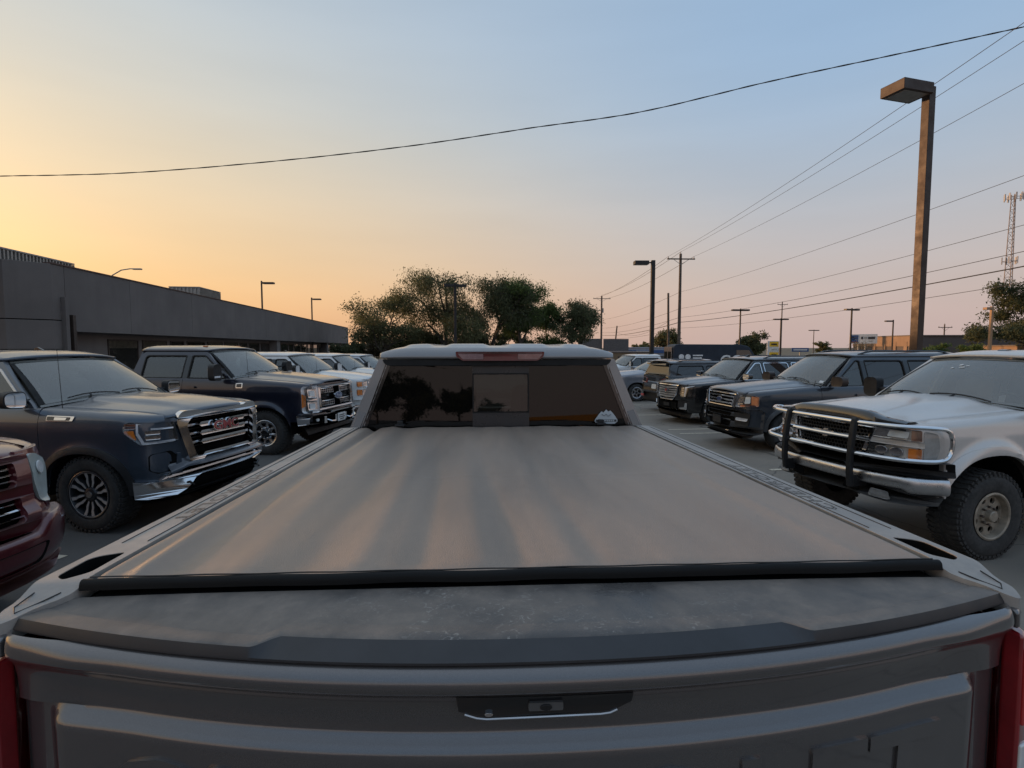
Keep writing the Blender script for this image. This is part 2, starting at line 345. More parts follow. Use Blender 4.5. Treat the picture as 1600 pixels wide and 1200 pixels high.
def building():
    bt = empty('commercial_building', (-14.7, 19.3, 0), 0, 'long low dark stucco building with flat overhanging fascia', 'building')
    e = Vector((-4.92, 59.6, 0)); u = e.normalized(); n = Vector((u.y, -u.x, 0))      # u along the front, n outward to the lot
    g = -1.2; zf0, zt_ = 2.62, 4.88; Lx = 60.0
    def mp(a, z, o): p = u * a + n * o; return (p.x, p.y, z)
    # near end block, full height
    F = [(-.75, -1.0), (0, 0), (.0, .0)]
    def prism(pts, z0, z1):
        k = len(pts); V = [(x, y, z0) for x, y in pts] + [(x, y, z1) for x, y in pts]
        return V, [tuple(range(k))[::-1], tuple(range(k, 2 * k))] + [(i, (i + 1) % k, (i + 1) % k + k, i + k) for i in range(k)]
    P = lambda a, o: tuple((u * a + n * o).xy)
    blk = [P(.55, 0), P(-.1, 0), (-.75, -1.05), (-16, -1.4), (-16, 12), P(.55, -6)]
    for z0, z1, m in ((g, 1.98, 'stucco_dark'), (2.0, 2.97, 'stucco_dark'), (3.0, zt_, 'stucco_dark')):
        V, f = prism(blk, z0, z1); obj('end_wall', V, f, m, bt, recalc=True, bevel=.01)
    V, f = prism([P(.5, -.04), P(-.06, -.04), (-.78, -1.0), (-15.9, -1.36), (-15.9, 12), P(.5, -6)], g, zt_ - .02); obj('wall_core', V, f, 'dark_void', bt, recalc=True)
    # recessed wall, fascia panels, roof
    V = [mp(.6, g, -.75), mp(Lx, g, -.75), mp(Lx, zf0 + .1, -.75), mp(.6, zf0 + .1, -.75)]; obj('recessed_wall', V, [(0, 1, 2, 3)], 'stucco_dark', bt, recalc=True)
    V = [mp(.56, zf0 + .03, -.1), mp(Lx, zf0 + .03, -.1), mp(Lx, zf0 + .03, -1.4), mp(.56, zf0 + .03, -1.4)]; obj('soffit', V, [(0, 1, 2, 3)], 'stucco_mid', bt, recalc=True)
    V = [mp(.5, zt_ - .25, -.1), mp(Lx, zt_ - .25, -.1), mp(Lx, zt_ - .25, -16), mp(-1, zt_ - .25, -15)]; obj('flat_roof', V, [(0, 1, 2, 3)], 'stucco_mid', bt, recalc=True)
    cuts = [.56, 4.6, 10.4, 16.6, 22.8, 29.2, 35.8, 42.2, 48.6, 54.4, Lx]
    for a, b in zip(cuts, cuts[1:]): 
        q = B(); V = [mp(x, z, o) for x in (a + .008, b - .008) for z in (zf0, zt_) for o in (0, -.12)]
        q.add(V, [(0, 1, 3, 2), (4, 6, 7, 5), (0, 4, 5, 1), (2, 3, 7, 6), (0, 2, 6, 4), (1, 5, 7, 3)]).build('fascia_panel', 'stucco_dark', bt, bevel=.008)
    V = [mp(x, z, o) for x in (-.1, Lx + .05) for z in (zt_ + .004, zt_ + .05) for o in (.03, -.25)]
    obj('coping', V, [(0, 1, 3, 2), (4, 6, 7, 5), (0, 4, 5, 1), (2, 3, 7, 6), (0, 2, 6, 4), (1, 5, 7, 3)], 'coping_red', bt, recalc=True)
    q = B(); V = [mp(Lx + x, z, o) for x in (0, .5) for z in (g, zt_) for o in (0, -8)]; q.add(V, [(0, 1, 3, 2), (4, 6, 7, 5), (0, 4, 5, 1), (2, 3, 7, 6), (0, 2, 6, 4), (1, 5, 7, 3)]).build('end_pier', 'stucco_mid', bt)
    for a in (26.0, 46.0): q = B(); V = [mp(a + x, z, o) for x in (0, .9) for z in (g, zf0) for o in (-.15, -1.3)]; q.add(V, [(0, 1, 3, 2), (4, 6, 7, 5), (0, 4, 5, 1), (2, 3, 7, 6), (0, 2, 6, 4), (1, 5, 7, 3)]).build('pier', 'stucco_mid', bt)
    a = 4.2
    while a < Lx - 3:
        w = 2.3 if int(a * 7) % 3 else 1.5
        if not (24.5 < a < 27.2 or 44.5 < a < 47.2):
            fr = panel('window', [(a, .6), (a + w, .6), (a + w, 2.40), (a, 2.40)], lambda x, z, o: mp(x, z, -.71 + o), .06, 'metal_brown', bt, [[(a + .06, .66), (a + w - .06, .66), (a + w - .06, 2.34), (a + .06, 2.34)]], 3, 0)
            panel('pane', [(a + .05, .65), (a + w - .05, .65), (a + w - .05, 2.35), (a + .05, 2.35)], lambda x, z, o: mp(x, z, -.735 + o), .008, 'store_glass', fr, d=3, bevel=0)
            if int(a) % 2 == 0: panel('blind', [(a + .05, 2.02), (a + w - .05, 2.02), (a + w - .05, 2.34), (a + .05, 2.34)], lambda x, z, o: mp(x, z, -.742 + o), .002, 'office_glow', fr, d=3, bevel=0)
        a += w + .35
    # downpipe with hopper box at the near end
    q = B(); p0 = Vector(mp(.72, 0, .10)); q.box((p0.x, p0.y, 1.0), (.14, .14, 4.4)); dp = q.build('downpipe', 'metal_brown', bt, bevel=.01)
    q = B(); p0 = Vector(mp(.38, 0, .08)); q.box((p0.x, p0.y, 2.2), (.16, .16, 3.2)); q.build('conduit_box', 'stucco_dark', dp, bevel=.01)
    # flood light
    p0 = Vector(mp(1.25, 2.42, -.35)) + Vector(bt.location)
    fl = empty('flood_light', p0, 0, 'cone shaped flood light under the fascia of the dark building', 'lamp')
    B().lathe([(.03, .0), (.05, .02), (.10, .22), (.105, .24), (.09, .235), (.01, .10)], 16, 'x').build('lamp_shade', 'metal_grey', fl); B().tube([(-.2, 0, .05), (0, 0, 0)], .02, 6).build('bracket', 'metal_brown', fl)
    fl.rotation_euler = (0, R(35), R(-40))
    # rooftop units
    for a, o, L_, W_, H_, lab in ((-.6, -2.4, 2.6, 7.0, .14, 'long grey ribbed rooftop unit at the building corner'), (14.6, -1.5, 1.6, 3.0, .38, 'smaller grey ribbed rooftop unit midway along the building')):
        p0 = Vector(mp(a, zt_ - .25, o)) + Vector(bt.location)
        r = empty('rooftop_unit', p0, math.atan2(u.y, u.x), lab, 'air conditioner', 'units on the flat roof')
        q = B(); q.box((0, 0, (H_ + .5) / 2), (W_ - .06, L_ - .06, H_ + .5)); q.build('casing', 'metal_grey', r)
        nx = int(W_ / .16)
        for k in range(nx + 1):
            x = -W_ / 2 + W_ * k / nx
            for y in (-L_ / 2, L_ / 2): q = B(); q.box((x, y, (H_ + .5) / 2), (.06, .05, H_ + .46)); q.build('rib', 'metal_grey', r)
        for k in range(int(L_ / .2) + 1):
            y = -L_ / 2 + k * .2
            for x in (-W_ / 2, W_ / 2): q = B(); q.box((x, y, (H_ + .5) / 2), (.05, .06, H_ + .46)); q.build('rib', 'metal_grey', r)
        q = B(); q.box((0, 0, H_ + .52), (W_ + .06, L_ + .06, .05)); q.build('cover', 'metal_grey', r)
building()
# ------------------------------------------------------------------ vehicle builder (local frame: x forward, y left, z up, origin on the ground under the front axle)
WS_FLIP = True
class Car:
    def __init__(s, name, label, cat, X, Y, deg, P, group=None):
        s.dz = 0; s.P = P; s.root = empty(name, (X, Y, gz(Y)), R(deg), label, cat, group)
        pf = catmull(P['front'], 10); pr = catmull(P['rear'], 10)
        pts = list(pf) + [np.array((lerp(pf[-1][0], pr[0][0], t), lerp(pf[-1][1], pr[0][1], t))) for t in np.linspace(.01, .99, 60)] + list(pr)
        a = np.array(pts); d = np.hypot(*np.diff(a, axis=0).T); s.S = np.concatenate([[0], np.cumsum(d)])
        s.px, s.py = a[:, 0], a[:, 1]
        t = np.gradient(a, axis=0); t /= np.maximum(1e-9, np.hypot(t[:, 0], t[:, 1]))[:, None]
        s.nx, s.ny = t[:, 1], -t[:, 0]; s.nx[0], s.ny[0] = 1, 0; s.nx[-1], s.ny[-1] = -1, 0
        s.send = s.S[-1]; s.nf = len(pf)
        s.pz, s.po = zip(*P['prof']); s.fz, s.fo = zip(*P['fprof']); s.rz_, s.ro = zip(*P['rprof'])
        s.tx, s.tz = zip(*sorted(P['ztop']))
    def sx(s, x): return float(np.interp(-x, -s.px, s.S))
    def X(s, q): return float(np.interp(abs(q), s.S, s.px))
    def ztop(s, x): return float(np.interp(x, s.tx, s.tz))
    def W(s, q, z, off=0):
        a = abs(q); i = np.interp
        x, y, nx, ny = (float(i(a, s.S, k)) for k in (s.px, s.py, s.nx, s.ny))
        o = off + ny * ny * float(i(z, s.pz, s.po)) + nx * nx * float(i(z, s.fz, s.fo) if nx > 0 else i(z, s.rz_, s.ro))
        for xw, zc, r, amp in s.P.get('flare', ()):
            dd = math.hypot(x - xw, z - zc); o += ny * ny * amp * (1 if dd < r else math.exp(-((dd - r) / .055) ** 2))
        return (x + nx * o, math.copysign(y + ny * o, q), z)
    def zlow(s, q):
        P = s.P; x = s.X(q)
        for xw in (0, -P['wb']):
            dx = abs(x - xw) / P['arx']
            if dx <= 1.0001:
                return max(P['sill'], P['arz'] * max(0, 1 - dx ** 2.3) ** (1 / 2.3) + P['arc'])
        if x > P['arx']: return P['zfl']
        if x < -P['wb'] - P['arx']: return P['zrl']
        return P['sill']
    def scols(s, s0, s1):
        P = s.P; xs = []
        for xw in (0, -P['wb']):
            xs += [xw + P['arx'] * cos(t) for t in np.linspace(0, pi, 25)] + [xw + P['arx'] * 1.0005, xw - P['arx'] * 1.0005]
        q = [s.sx(x) for x in xs]
        q = sorted([k for k in q if s0 + .012 < k < s1 - .012] + list(np.linspace(s0, s1, max(2, int((s1 - s0) / .07)))))
        out = [q[0]]
        for k in q[1:]:
            if k - out[-1] > 2e-4: out.append(k)
        return out
    def side_panel(s, name, s0, s1, sg, mat, zt=None, r=.04, inner=None, zl=None, rows=14, lip=.05):
        cols = s.scols(s0, s1); V = []; nr = 0
        for ci, q in enumerate([cols[0]] + cols + [cols[-1]]):
            x = s.X(q); top = zt(x) if zt else s.ztop(x); low = zl if zl is not None else s.zlow(q); e = -.03 if ci in (0, len(cols) + 1) else 0
            row = [s.W(q, low, -lip + e), s.W(q, low, -.004 + e)]
            row += [s.W(q, lerp(low + .006, top - r, (k / rows)), e) for k in range(rows + 1)]
            row += [s.W(q, top - r + r * sin(t), -(r - r * cos(t)) + e) for t in (R(30), R(60), R(90))]
            if inner:
                p = row[-1]; yi = inner(p[0]); row.append((p[0], min(p[1] - .004, yi), p[2] + .002 + e))
            V += [(a, b * sg, c) for a, b, c in row]; nr = len(row)
        n = len(cols) + 2
        F = [(i * nr + j, (i + 1) * nr + j, (i + 1) * nr + j + 1, i * nr + j + 1) for i in range(n - 1) for j in range(nr - 1)]
        if sg > 0: F = [f[::-1] for f in F]
        return obj(name, V, F, mat, s.root, sharp=28)
    def fp(s, name, poly, off, thick, mat, both=False, holes=(), bevel=.004, parent=None, d=.04):
        out = []
        if name == 'corner_panel':
            a0, a1 = min(q[0] for q in poly), max(q[0] for q in poly); z0, z1 = min(q[1] for q in poly) + s.dz, max(q[1] for q in poly) + s.dz
            return s.patch(name, a0, a1, z0, z1, off, thick, mat, parent)
        for sg in ((1, -1) if both else (1,)):
            out.append(panel(name, [(a * sg, b + s.dz) for a, b in poly], lambda a, b, o: s.W(a, b, o), thick, mat, parent or s.root, [[(a * sg, b + s.dz) for a, b in h] for h in holes], d, bevel, off))
        return out if both else out[0]
    def rp(s, name, poly, off, thick, mat, both=False, **kw):            # same on the rear end, a measured from the rear centre
        out = []
        for sg in ((1, -1) if both else (1,)):
            f = lambda a, b, o: s.W(math.copysign(s.send - abs(a), a) if abs(a) > 1e-6 else s.send, b, o)
            out.append(panel(name, [(a * sg, b) for a, b in poly], f, thick, mat, kw.get('parent') or s.root, [[(a * sg, b) for a, b in h] for h in kw.get('holes', ())], .04, kw.get('bevel', .004), off))
        return out if both else out[0]
    def patch(s, name, a0, a1, z0, z1, off, thick, mat, parent=None, rear=False, f=None, bevel=.004, bulge=0):
        nu = max(2, int(abs(a1 - a0) / .025)); nv = max(2, int((z1 - z0) / (.02 if bulge else .05))); V = []
        q = lambda a: math.copysign(s.send - abs(a), a) if rear else a
        for o in (off, off - thick):
            for i in range(nu + 1):
                for j in range(nv + 1):
                    a = lerp(a0, a1, i / nu); zl, zh = f(a) if f else (z0, z1); V.append(s.W(q(a), lerp(zl, zh, j / nv), o + bulge * math.sqrt(max(0, 1 - (1 - 2 * j / nv) ** 2))))
        n = (nu + 1) * (nv + 1); ix = lambda i, j, k=0: k * n + i * (nv + 1) + j; F = []
        for i in range(nu):
            for j in range(nv): F += [(ix(i, j), ix(i + 1, j), ix(i + 1, j + 1), ix(i, j + 1)), (ix(i, j, 1), ix(i, j + 1, 1), ix(i + 1, j + 1, 1), ix(i + 1, j, 1))]
            F += [(ix(i, 0), ix(i, 0, 1), ix(i + 1, 0, 1), ix(i + 1, 0)), (ix(i, nv), ix(i + 1, nv), ix(i + 1, nv, 1), ix(i, nv, 1))]
        for j in range(nv): F += [(ix(0, j), ix(0, j + 1), ix(0, j + 1, 1), ix(0, j, 1)), (ix(nu, j), ix(nu, j, 1), ix(nu, j + 1, 1), ix(nu, j + 1))]
        return obj(name, V, F, mat, parent or s.root, recalc=True, bevel=bevel, sharp=40)
    # ---- standard assemblies
    def shell(s, truck=True):
        P = s.P; m = P['paint']; hw = P['hw']
        xc, yhc, yhn = P['xcowl'], P['yhc'], P['yhn']; xn = P['xn']
        def ye(x): t = min(1, max(0, (x - xc) / (xn - xc))); return lerp(yhc, yhn, t ** 1.6)
        g = .0035
        cuts = P['cuts']                                   # x of panel gaps, front to rear
        for sg in (1, -1):
            s.side_panel('fender', P['sF'], s.sx(cuts[0]) - g, sg, m, r=P.get('fr', .05), inner=lambda x: ye(x) + .008)
            for k in range(len(cuts) - 1):
                if k < P['ndoor']:
                    dr = s.side_panel('door', s.sx(cuts[k]) + g, s.sx(cuts[k + 1]) - g, sg, m, r=.03)
                    xh = cuts[k + 1] + .13; zh = P.get('zhandle', P['belt'] - .16)
                    panel('door_handle', fillet([(s.sx(xh + .17), zh - .018), (s.sx(xh), zh - .018), (s.sx(xh), zh + .018), (s.sx(xh + .17), zh + .018)], .015), lambda a, b, o: (lambda w: (w[0], w[1] * sg, w[2]))(s.W(a, b, o)), .03, P.get('handle', m), dr, bevel=.006, off=.04)
            s.side_panel('bedside' if truck else 'quarter_panel', s.sx(cuts[-1]) + g, s.send - P.get('rcut', .55), sg, m, r=.05)
            s.side_panel('rocker', s.sx(-P['arx'] - .02), s.sx(-P['wb'] + P['arx'] + .02), sg, P.get('rocker', 'black_plastic'), zt=lambda x: P['sill'] - .005, zl=P['sill'] - .11, r=.03, rows=4)
            # wheel arch trim
            for xw in (0, -P['wb']):
                if not P.get('trim'): continue
                V = []; rx, rz, zc = P['arx'], P['arz'], P['arc']
                ths = np.linspace(P.get('trim0', 0), pi, 30)
                for t in ths:
                    for f, o in ((0, -.03), (0, .012), (P['trim'] * .5, .016), (P['trim'], .010), (P['trim'], -.01)):
                        c_, s_ = abs(cos(t)) ** (2 / 2.3) * math.copysign(1, cos(t)), abs(sin(t)) ** (2 / 2.3)
                        w = s.W(s.sx(xw + (rx - .004 + f) * c_), max(P['sill'] - .08 if abs(c_) > .97 else 0, zc + (rz - .004 + f) * s_), o); V.append((w[0], w[1] * sg, w[2]))
                obj('wheel_arch_trim', V, [(i * 5 + j, i * 5 + j + 1, (i + 1) * 5 + j + 1, (i + 1) * 5 + j) for i in range(29) for j in range(4)], P.get('trim_mat', 'black_plastic'), s.root, recalc=True)
            # wheel well liner
            for xw in (0, -P['wb']):
                V = []; rx, rz, zc = P['arx'] + .01, P['arz'] + .01, P['arc']
                for t in np.linspace(-.1, pi + .1, 18):
                    for y in (hw - .06, hw - .42): V.append((xw + rx * cos(t), y * sg, zc + rz * sin(t)))
                k = len(V); F = [(2 * i, 2 * i + 1, 2 * i + 3, 2 * i + 2) for i in range(17)] + [tuple(range(1, k, 2))]
                obj('wheel_well', V, F, 'dark_void', s.root)
        # hood
        fy = s.py[:s.nf]; fx = s.px[:s.nf]
        zn = s.ztop(xn); fo = float(np.interp(zn, s.fz, s.fo)); drop = P.get('nose_drop', .03)
        def hz(x, u, v):
            z = s.ztop(x) + P['crown'] * (1 - abs(u) ** 2.2) * (1 - .5 * max(0, v - .5)) + P['bulge'](u, v)
            return z - drop * max(0, (v - .86) / .14) ** 2
        def hood(i, j):
            v = i; u = j * 2 - 1
            y0 = u * ye(lerp(xc, xn, v)); xf = float(np.interp(abs(y0), fy, fx)) + fo + .006; xb = xc - P.get('cowlc', .10) * (u * u)
            x = lerp(xb, xf, v); return (x, y0, hz(min(x, xn), u, v))
        s.hoodf = hood
        grid('hood', 26, 32, hood, m, s.root, solid=.02, sharp=30)
        # inner masses that close the gaps
        zb = P['belt']
        b = B(); b.box(((P['xf'] - .30 + P['xr'] + .25) / 2, 0, (P['sill'] - .05 + P['hn'] - .16) / 2 + .02), (P['xf'] - .55 - P['xr'], 2 * (hw - .44), P['hn'] - .16 - P['sill'] + .05))
        b.build('chassis', 'dark_void', s.root)
        xe = P['cab'][1]; b = B(); b.box(((-P['arx'] - .06 + xe) / 2, 0, (P['sill'] + zb - .12) / 2), (xe + P['arx'] + .06, 2 * (hw - .09), zb - .12 - P['sill']))
        b.build('cabin_floor', P.get('int', 'interior'), s.root)
        if truck:
            b = B(); b.box(((xe + P['xr']) / 2 + .0, 0, P['belt'] - .32), (abs(P['xr'] - xe) - .06, 2 * (hw - .1), .04)); b.build('bed_floor', 'black_plastic', s.root)
            b = B(); b.box((P['xr'] + .05, 0, P['belt'] - .28), (.06, 2 * (hw - .16), .52)); b.build('tailgate', m, s.root, bevel=.01)
    def greenhouse(s, truck=True):
        P = s.P; m = P['paint']; G = P['gh']
        zb = P['belt']; zt = G['zt']; yb, yt = G['yb'], G['yt']
        xa, xat = G['xa'], G['xat']; xct, xcb = P['cab'][0], P['cab'][1]
        def ym(z): t = (z - zb) / (zt - zb); return lerp(yb, yt, t) + .03 * t * (1 - t)
        def sm(sg): return lambda a, b, o: (a, sg * (ym(b) + o), b)
        A = lambda z: lerp(xa, xat, max(0, (z - zb) / (zt - zb)) ** .92)
        outer = [(A(z), z) for z in np.linspace(zb - .02, zt, 9)] + fillet([(A(zt), zt), (xct, zt), (xcb, zb - .02), (A(zb), zb - .02)], [0, G.get('rc', .12), 0, 0], 6)[1:-1]
        ap = G.get('ap', .085); top = zt - G.get('rail', .075); wz = zb + .012
        wins = []; xs = G['pillars']                        # x of B, C... pillars (window ends), widths
        f0 = fillet([(A(wz) - ap - G.get('corner', .02), wz), (A(lerp(wz, top, .5)) - ap * 1.02, lerp(wz, top, .5)), (A(top) - ap * 1.15, top), (xs[0][0], top), (xs[0][0], wz)], [.05, .0, .06, .03, .03], 5)
        wins.append(f0)
        for k in range(1, len(xs)):
            a = xs[k - 1][1]; e = xs[k][0]; sl = xs[k][2] if len(xs[k]) > 2 else 0
            wins.append(fillet([(a, wz), (a, top), (e + sl * .9, top), (e, wz)], [.03, .03, .07, .05], 5))
        for sg in (1, -1):
            fr = panel('cab_side_frame' if truck else 'side_frame', outer, sm(sg), .05, m, s.root, wins, .06, .006)
            for k, w in enumerate(wins):
                gm = 'window_glass' if k == 0 else G.get('rearglass', 'privacy_glass')
                pn = panel('window', inset(w, -.01), sm(sg), .005, gm, s.root, d=.08, bevel=0, off=-.016)
                panel('window_trim', inset(w, -.016), sm(sg), .018, G.get('trim', 'seal'), pn, [inset(w, .008)], .05, .002, off=.008)
            for k in range(len(xs) - 1):                        # gloss black B and C pillar covers
                a, e = xs[k][0] - .018, xs[k][1] + .018
                if a - e > .02: panel('pillar_cover', [(a, wz - .004), (a, top + .004), (e, top + .004), (e, wz - .004)], sm(sg), .01, G.get('bp', 'black_gloss'), s.root, d=.1, bevel=.002, off=.007)
        # windshield
        xwb, zwb = G['xw'], G['zw']; cb = xwb - (xa + .0); ct = G.get('ct', .10)
        ywb = ym(zb) - .045; ywt = yt - .05; xwt = xat + ct; zwt = zt - .004
        def ws(v, u):
            k = u * 2 - 1; y = k * lerp(ywb, ywt, v)
            x = lerp(xwb - cb * abs(k) ** 2.2, xwt - ct * abs(k) ** 2.2, v); z = lerp(zwb - (zwb - zb) * abs(k) ** 2, zwt + G['rcr'] * (1 - k * k) * .8, v)
            return (x + .02 * sin(pi * v), y, z + .012 * sin(pi * v))
        gl = grid('windshield', 10, 20, ws, 'windshield_glass', s.root, sharp=60, flip=WS_FLIP)
        def wm(a, b, o): p = ws(b, a); return (p[0] + o * .6, p[1], p[2] + o * .8)
        ring = dens([(0, 0), (1, 0), (1, 1), (0, 1)], .05); panel('windshield_seal', ring, wm, .012, 'seal', gl, [dens([(.03, .05), (.97, .05), (.975, .95), (.025, .95)], .05)], .06, 0, off=.004)
        # roof
        zr = G['zr']; xr0 = xwt - .005; rcr = G['rcr']
        def roof(i, j):
            u = j * 2 - 1; x0 = xr0 - ct * abs(u) ** 2.2; x1 = xct + (xcb - xct) * .0 + .0; x = lerp(x0, x1 - .02, i)
            e = min(1, 4 * i * (1 - i) + .86) if truck else min(1, .93 + .3 * i * (1 - i) * 4)
            z = zt + rcr * (1 - abs(u) ** 2.4) + (zr - zt - rcr) * (1 - abs(u) ** 6) * sin(pi * min(1, i * 3 + .02) / 2 if i < .333 else pi / 2) * (1 if not G.get('rdrop') else 1 - G['rdrop'] * max(0, (i - .7) / .3) ** 2)
            return (x, u * (yt + .004), z)
        if not G.get('noroof'): grid('roof', 24, 20, roof, G.get('roofm', m), s.root, solid=.03, sharp=40)
        if truck and not G.get('noback'):
            cw = [(-ym(zb) + .02, zb - .02), (ym(zb) - .02, zb - .02), (yt - .02, zt + .01), (-yt + .02, zt + .01)]
            cm = lambda a, b, o: (lerp(xcb, xct, (b - zb) / (zt - zb)) - .03 - o, a, b)
            gw = fillet([(-ym(zb) + .12, zb + .05), (ym(zb) - .12, zb + .05), (yt - .08, zt - .07), (-yt + .08, zt - .07)], .05)
            panel('cab_back', cw, cm, .03, m, s.root, [gw], .2); panel('rear_window', inset(gw, -.01), cm, .005, 'privacy_glass', s.root, d=.2, bevel=0, off=-.01)
        # cabin furniture
        it = P.get('int', 'interior'); b = B(); n = 16
        grid('dashboard', 6, 12, lambda i, j: (lerp(xwb - .06 - cb * abs(j * 2 - 1) ** 2, xwb - .62, i), (j * 2 - 1) * (ywb - .03), zwb - .06 + .05 * sin(pi * i)), it, s.root)
        for y in (.37, -.37):
            for x in ((xat - .28, xat - 1.22) if G.get('seats', 2) == 2 else (xat - .28,)):
                st = panel('seat', fillet([(-.24, zb - .35), (.24, zb - .35), (.22, zb + .26), (-.22, zb + .26)], .08), lambda a, z, o: (x - (z - zb) * .22 + o, y + a, z), .12, P.get('seatm', it), s.root, bevel=.03, d=.2)
                panel('headrest', fillet([(-.12, zb + .30), (.12, zb + .30), (.11, zb + .48), (-.11, zb + .48)], .05), lambda a, z, o: (x - (z - zb) * .22 + o, y + a, z), .08, P.get('seatm', it), st, bevel=.02, d=.2)
        b = B(); c0 = Vector((xwb - .72, .37, zb - .02)); rm = Matrix.Rotation(R(-65), 3, 'Y')
        b.tube([c0 + rm @ Vector((.18 * cos(t), .18 * sin(t), 0)) for t in np.linspace(0, 2 * pi, 20)], .016, 6); b.build('steering_wheel', 'black_plastic', s.root)
        # rear-view mirror
        b = B(); p = ws(.80, .5); b.box((p[0] - .10, 0, p[2] - .05), (.03, .24, .06)); b.build('rear_view_mirror', 'black_plastic', s.root, bevel=.01)
        # wipers
        for y0, y1 in ((.58, -.02), (-.08, -.66)):
            pts = []
            for t in np.linspace(0, 1, 8):
                y = lerp(y0, y1, t); u = (y / ywb + 1) / 2; q = ws(.035 + .05 * t * (1 - t) * 4 + .03 * t, u); pts.append((q[0] + .012, q[1], q[2] + .022))
            b = B().tube(pts, .008, 5); b.tube([(pts[5][0] + .05, y1 * .6 + y0 * .4, pts[5][2] - .03), pts[4]], .011, 5); b.build('wiper', 'black_plastic', s.root)
        grid('cowl', 3, 14, lambda i, j: (lerp(xwb + .035 - cb * abs(j * 2 - 1) ** 2, P['xcowl'] - .10 * (j * 2 - 1) ** 2 + .03, i), (j * 2 - 1) * (ywb + .02), lerp(zwb - (zwb - zb) * (j * 2 - 1) ** 2 - .012, zwb - .045 - (zwb - zb) * (j * 2 - 1) ** 2 * .6, i)), 'black_plastic', s.root)
        s.ws = ws; s.ym = ym
    def mirrors(s, x, z, size, arm=.10, mat='black_plastic', cap=None, tow=False):
        w, h, d = size
        for sg in (1, -1):
            y = s.ym(z) + arm + w / 2 if z > s.P['belt'] else s.P['hw'] + arm
            pl = fillet([(-w / 2, -h / 2), (w / 2, -h / 2 + .02), (w / 2, h / 2 - .01), (-w / 2, h / 2)], min(w, h) * .38, 6)
            o = panel('side_mirror', pl, lambda a, b, k: (x + k * (1 - (a / w) ** 2 * .6), sg * (y + a), z + b), d, mat, s.root, bevel=.035, d=.05, off=d / 2)
            if cap: panel('mirror_cap', inset(pl, .012), lambda a, b, k: (x + k * (1 - (a / w) ** 2 * .6), sg * (y + a), z + b), .01, cap, o, bevel=.003, off=d / 2 + .006)
            panel('mirror_glass', inset(pl, .02), lambda a, b, k: (x + k, sg * (y + a), z + b), .004, 'reflector', o, bevel=0, off=-d / 2 - .002)
            b = B()
            for dz in ((-.04, .05) if tow else (-.02,)): b.tube([(x - .02, sg * (s.ym(max(z, s.P['belt'])) - .02), z + dz), (x, sg * (y - w / 2 + .03), z + dz)], .018 if tow else .025, 6)
            b.build('mirror_arm', mat, o)
    def wheels(s, style, rt=None, w=.28, rr=.24, out=None, lug=True, facemat=None):
        P = s.P; rt = rt or P['rt']; yo = out if out is not None else P['hw'] - .03
        proto = make_wheel(s.root, style, rt, w, rr, lug, facemat); first = True
        for xw in (0, -P['wb']):
            for sg in (-1, 1):
                t = proto if first else copy_tree(proto, s.root); first = False
                t.location = (xw, sg * (yo - w / 2), rt); t.rotation_euler = (0, random.uniform(0, 6.28), 0 if sg > 0 else pi)
    def antenna(s, x, y, z, h=.55, lean=.0): B().tube([(x, y, z), (x - lean * h, y, z + h)], [.004, .0025], 5).build('antenna', 'black_plastic', s.root)
def copy_tree(o, parent):
    c = o.copy(); col.objects.link(c); c.parent = parent
    for ch in o.children: copy_tree(ch, c)
    return c
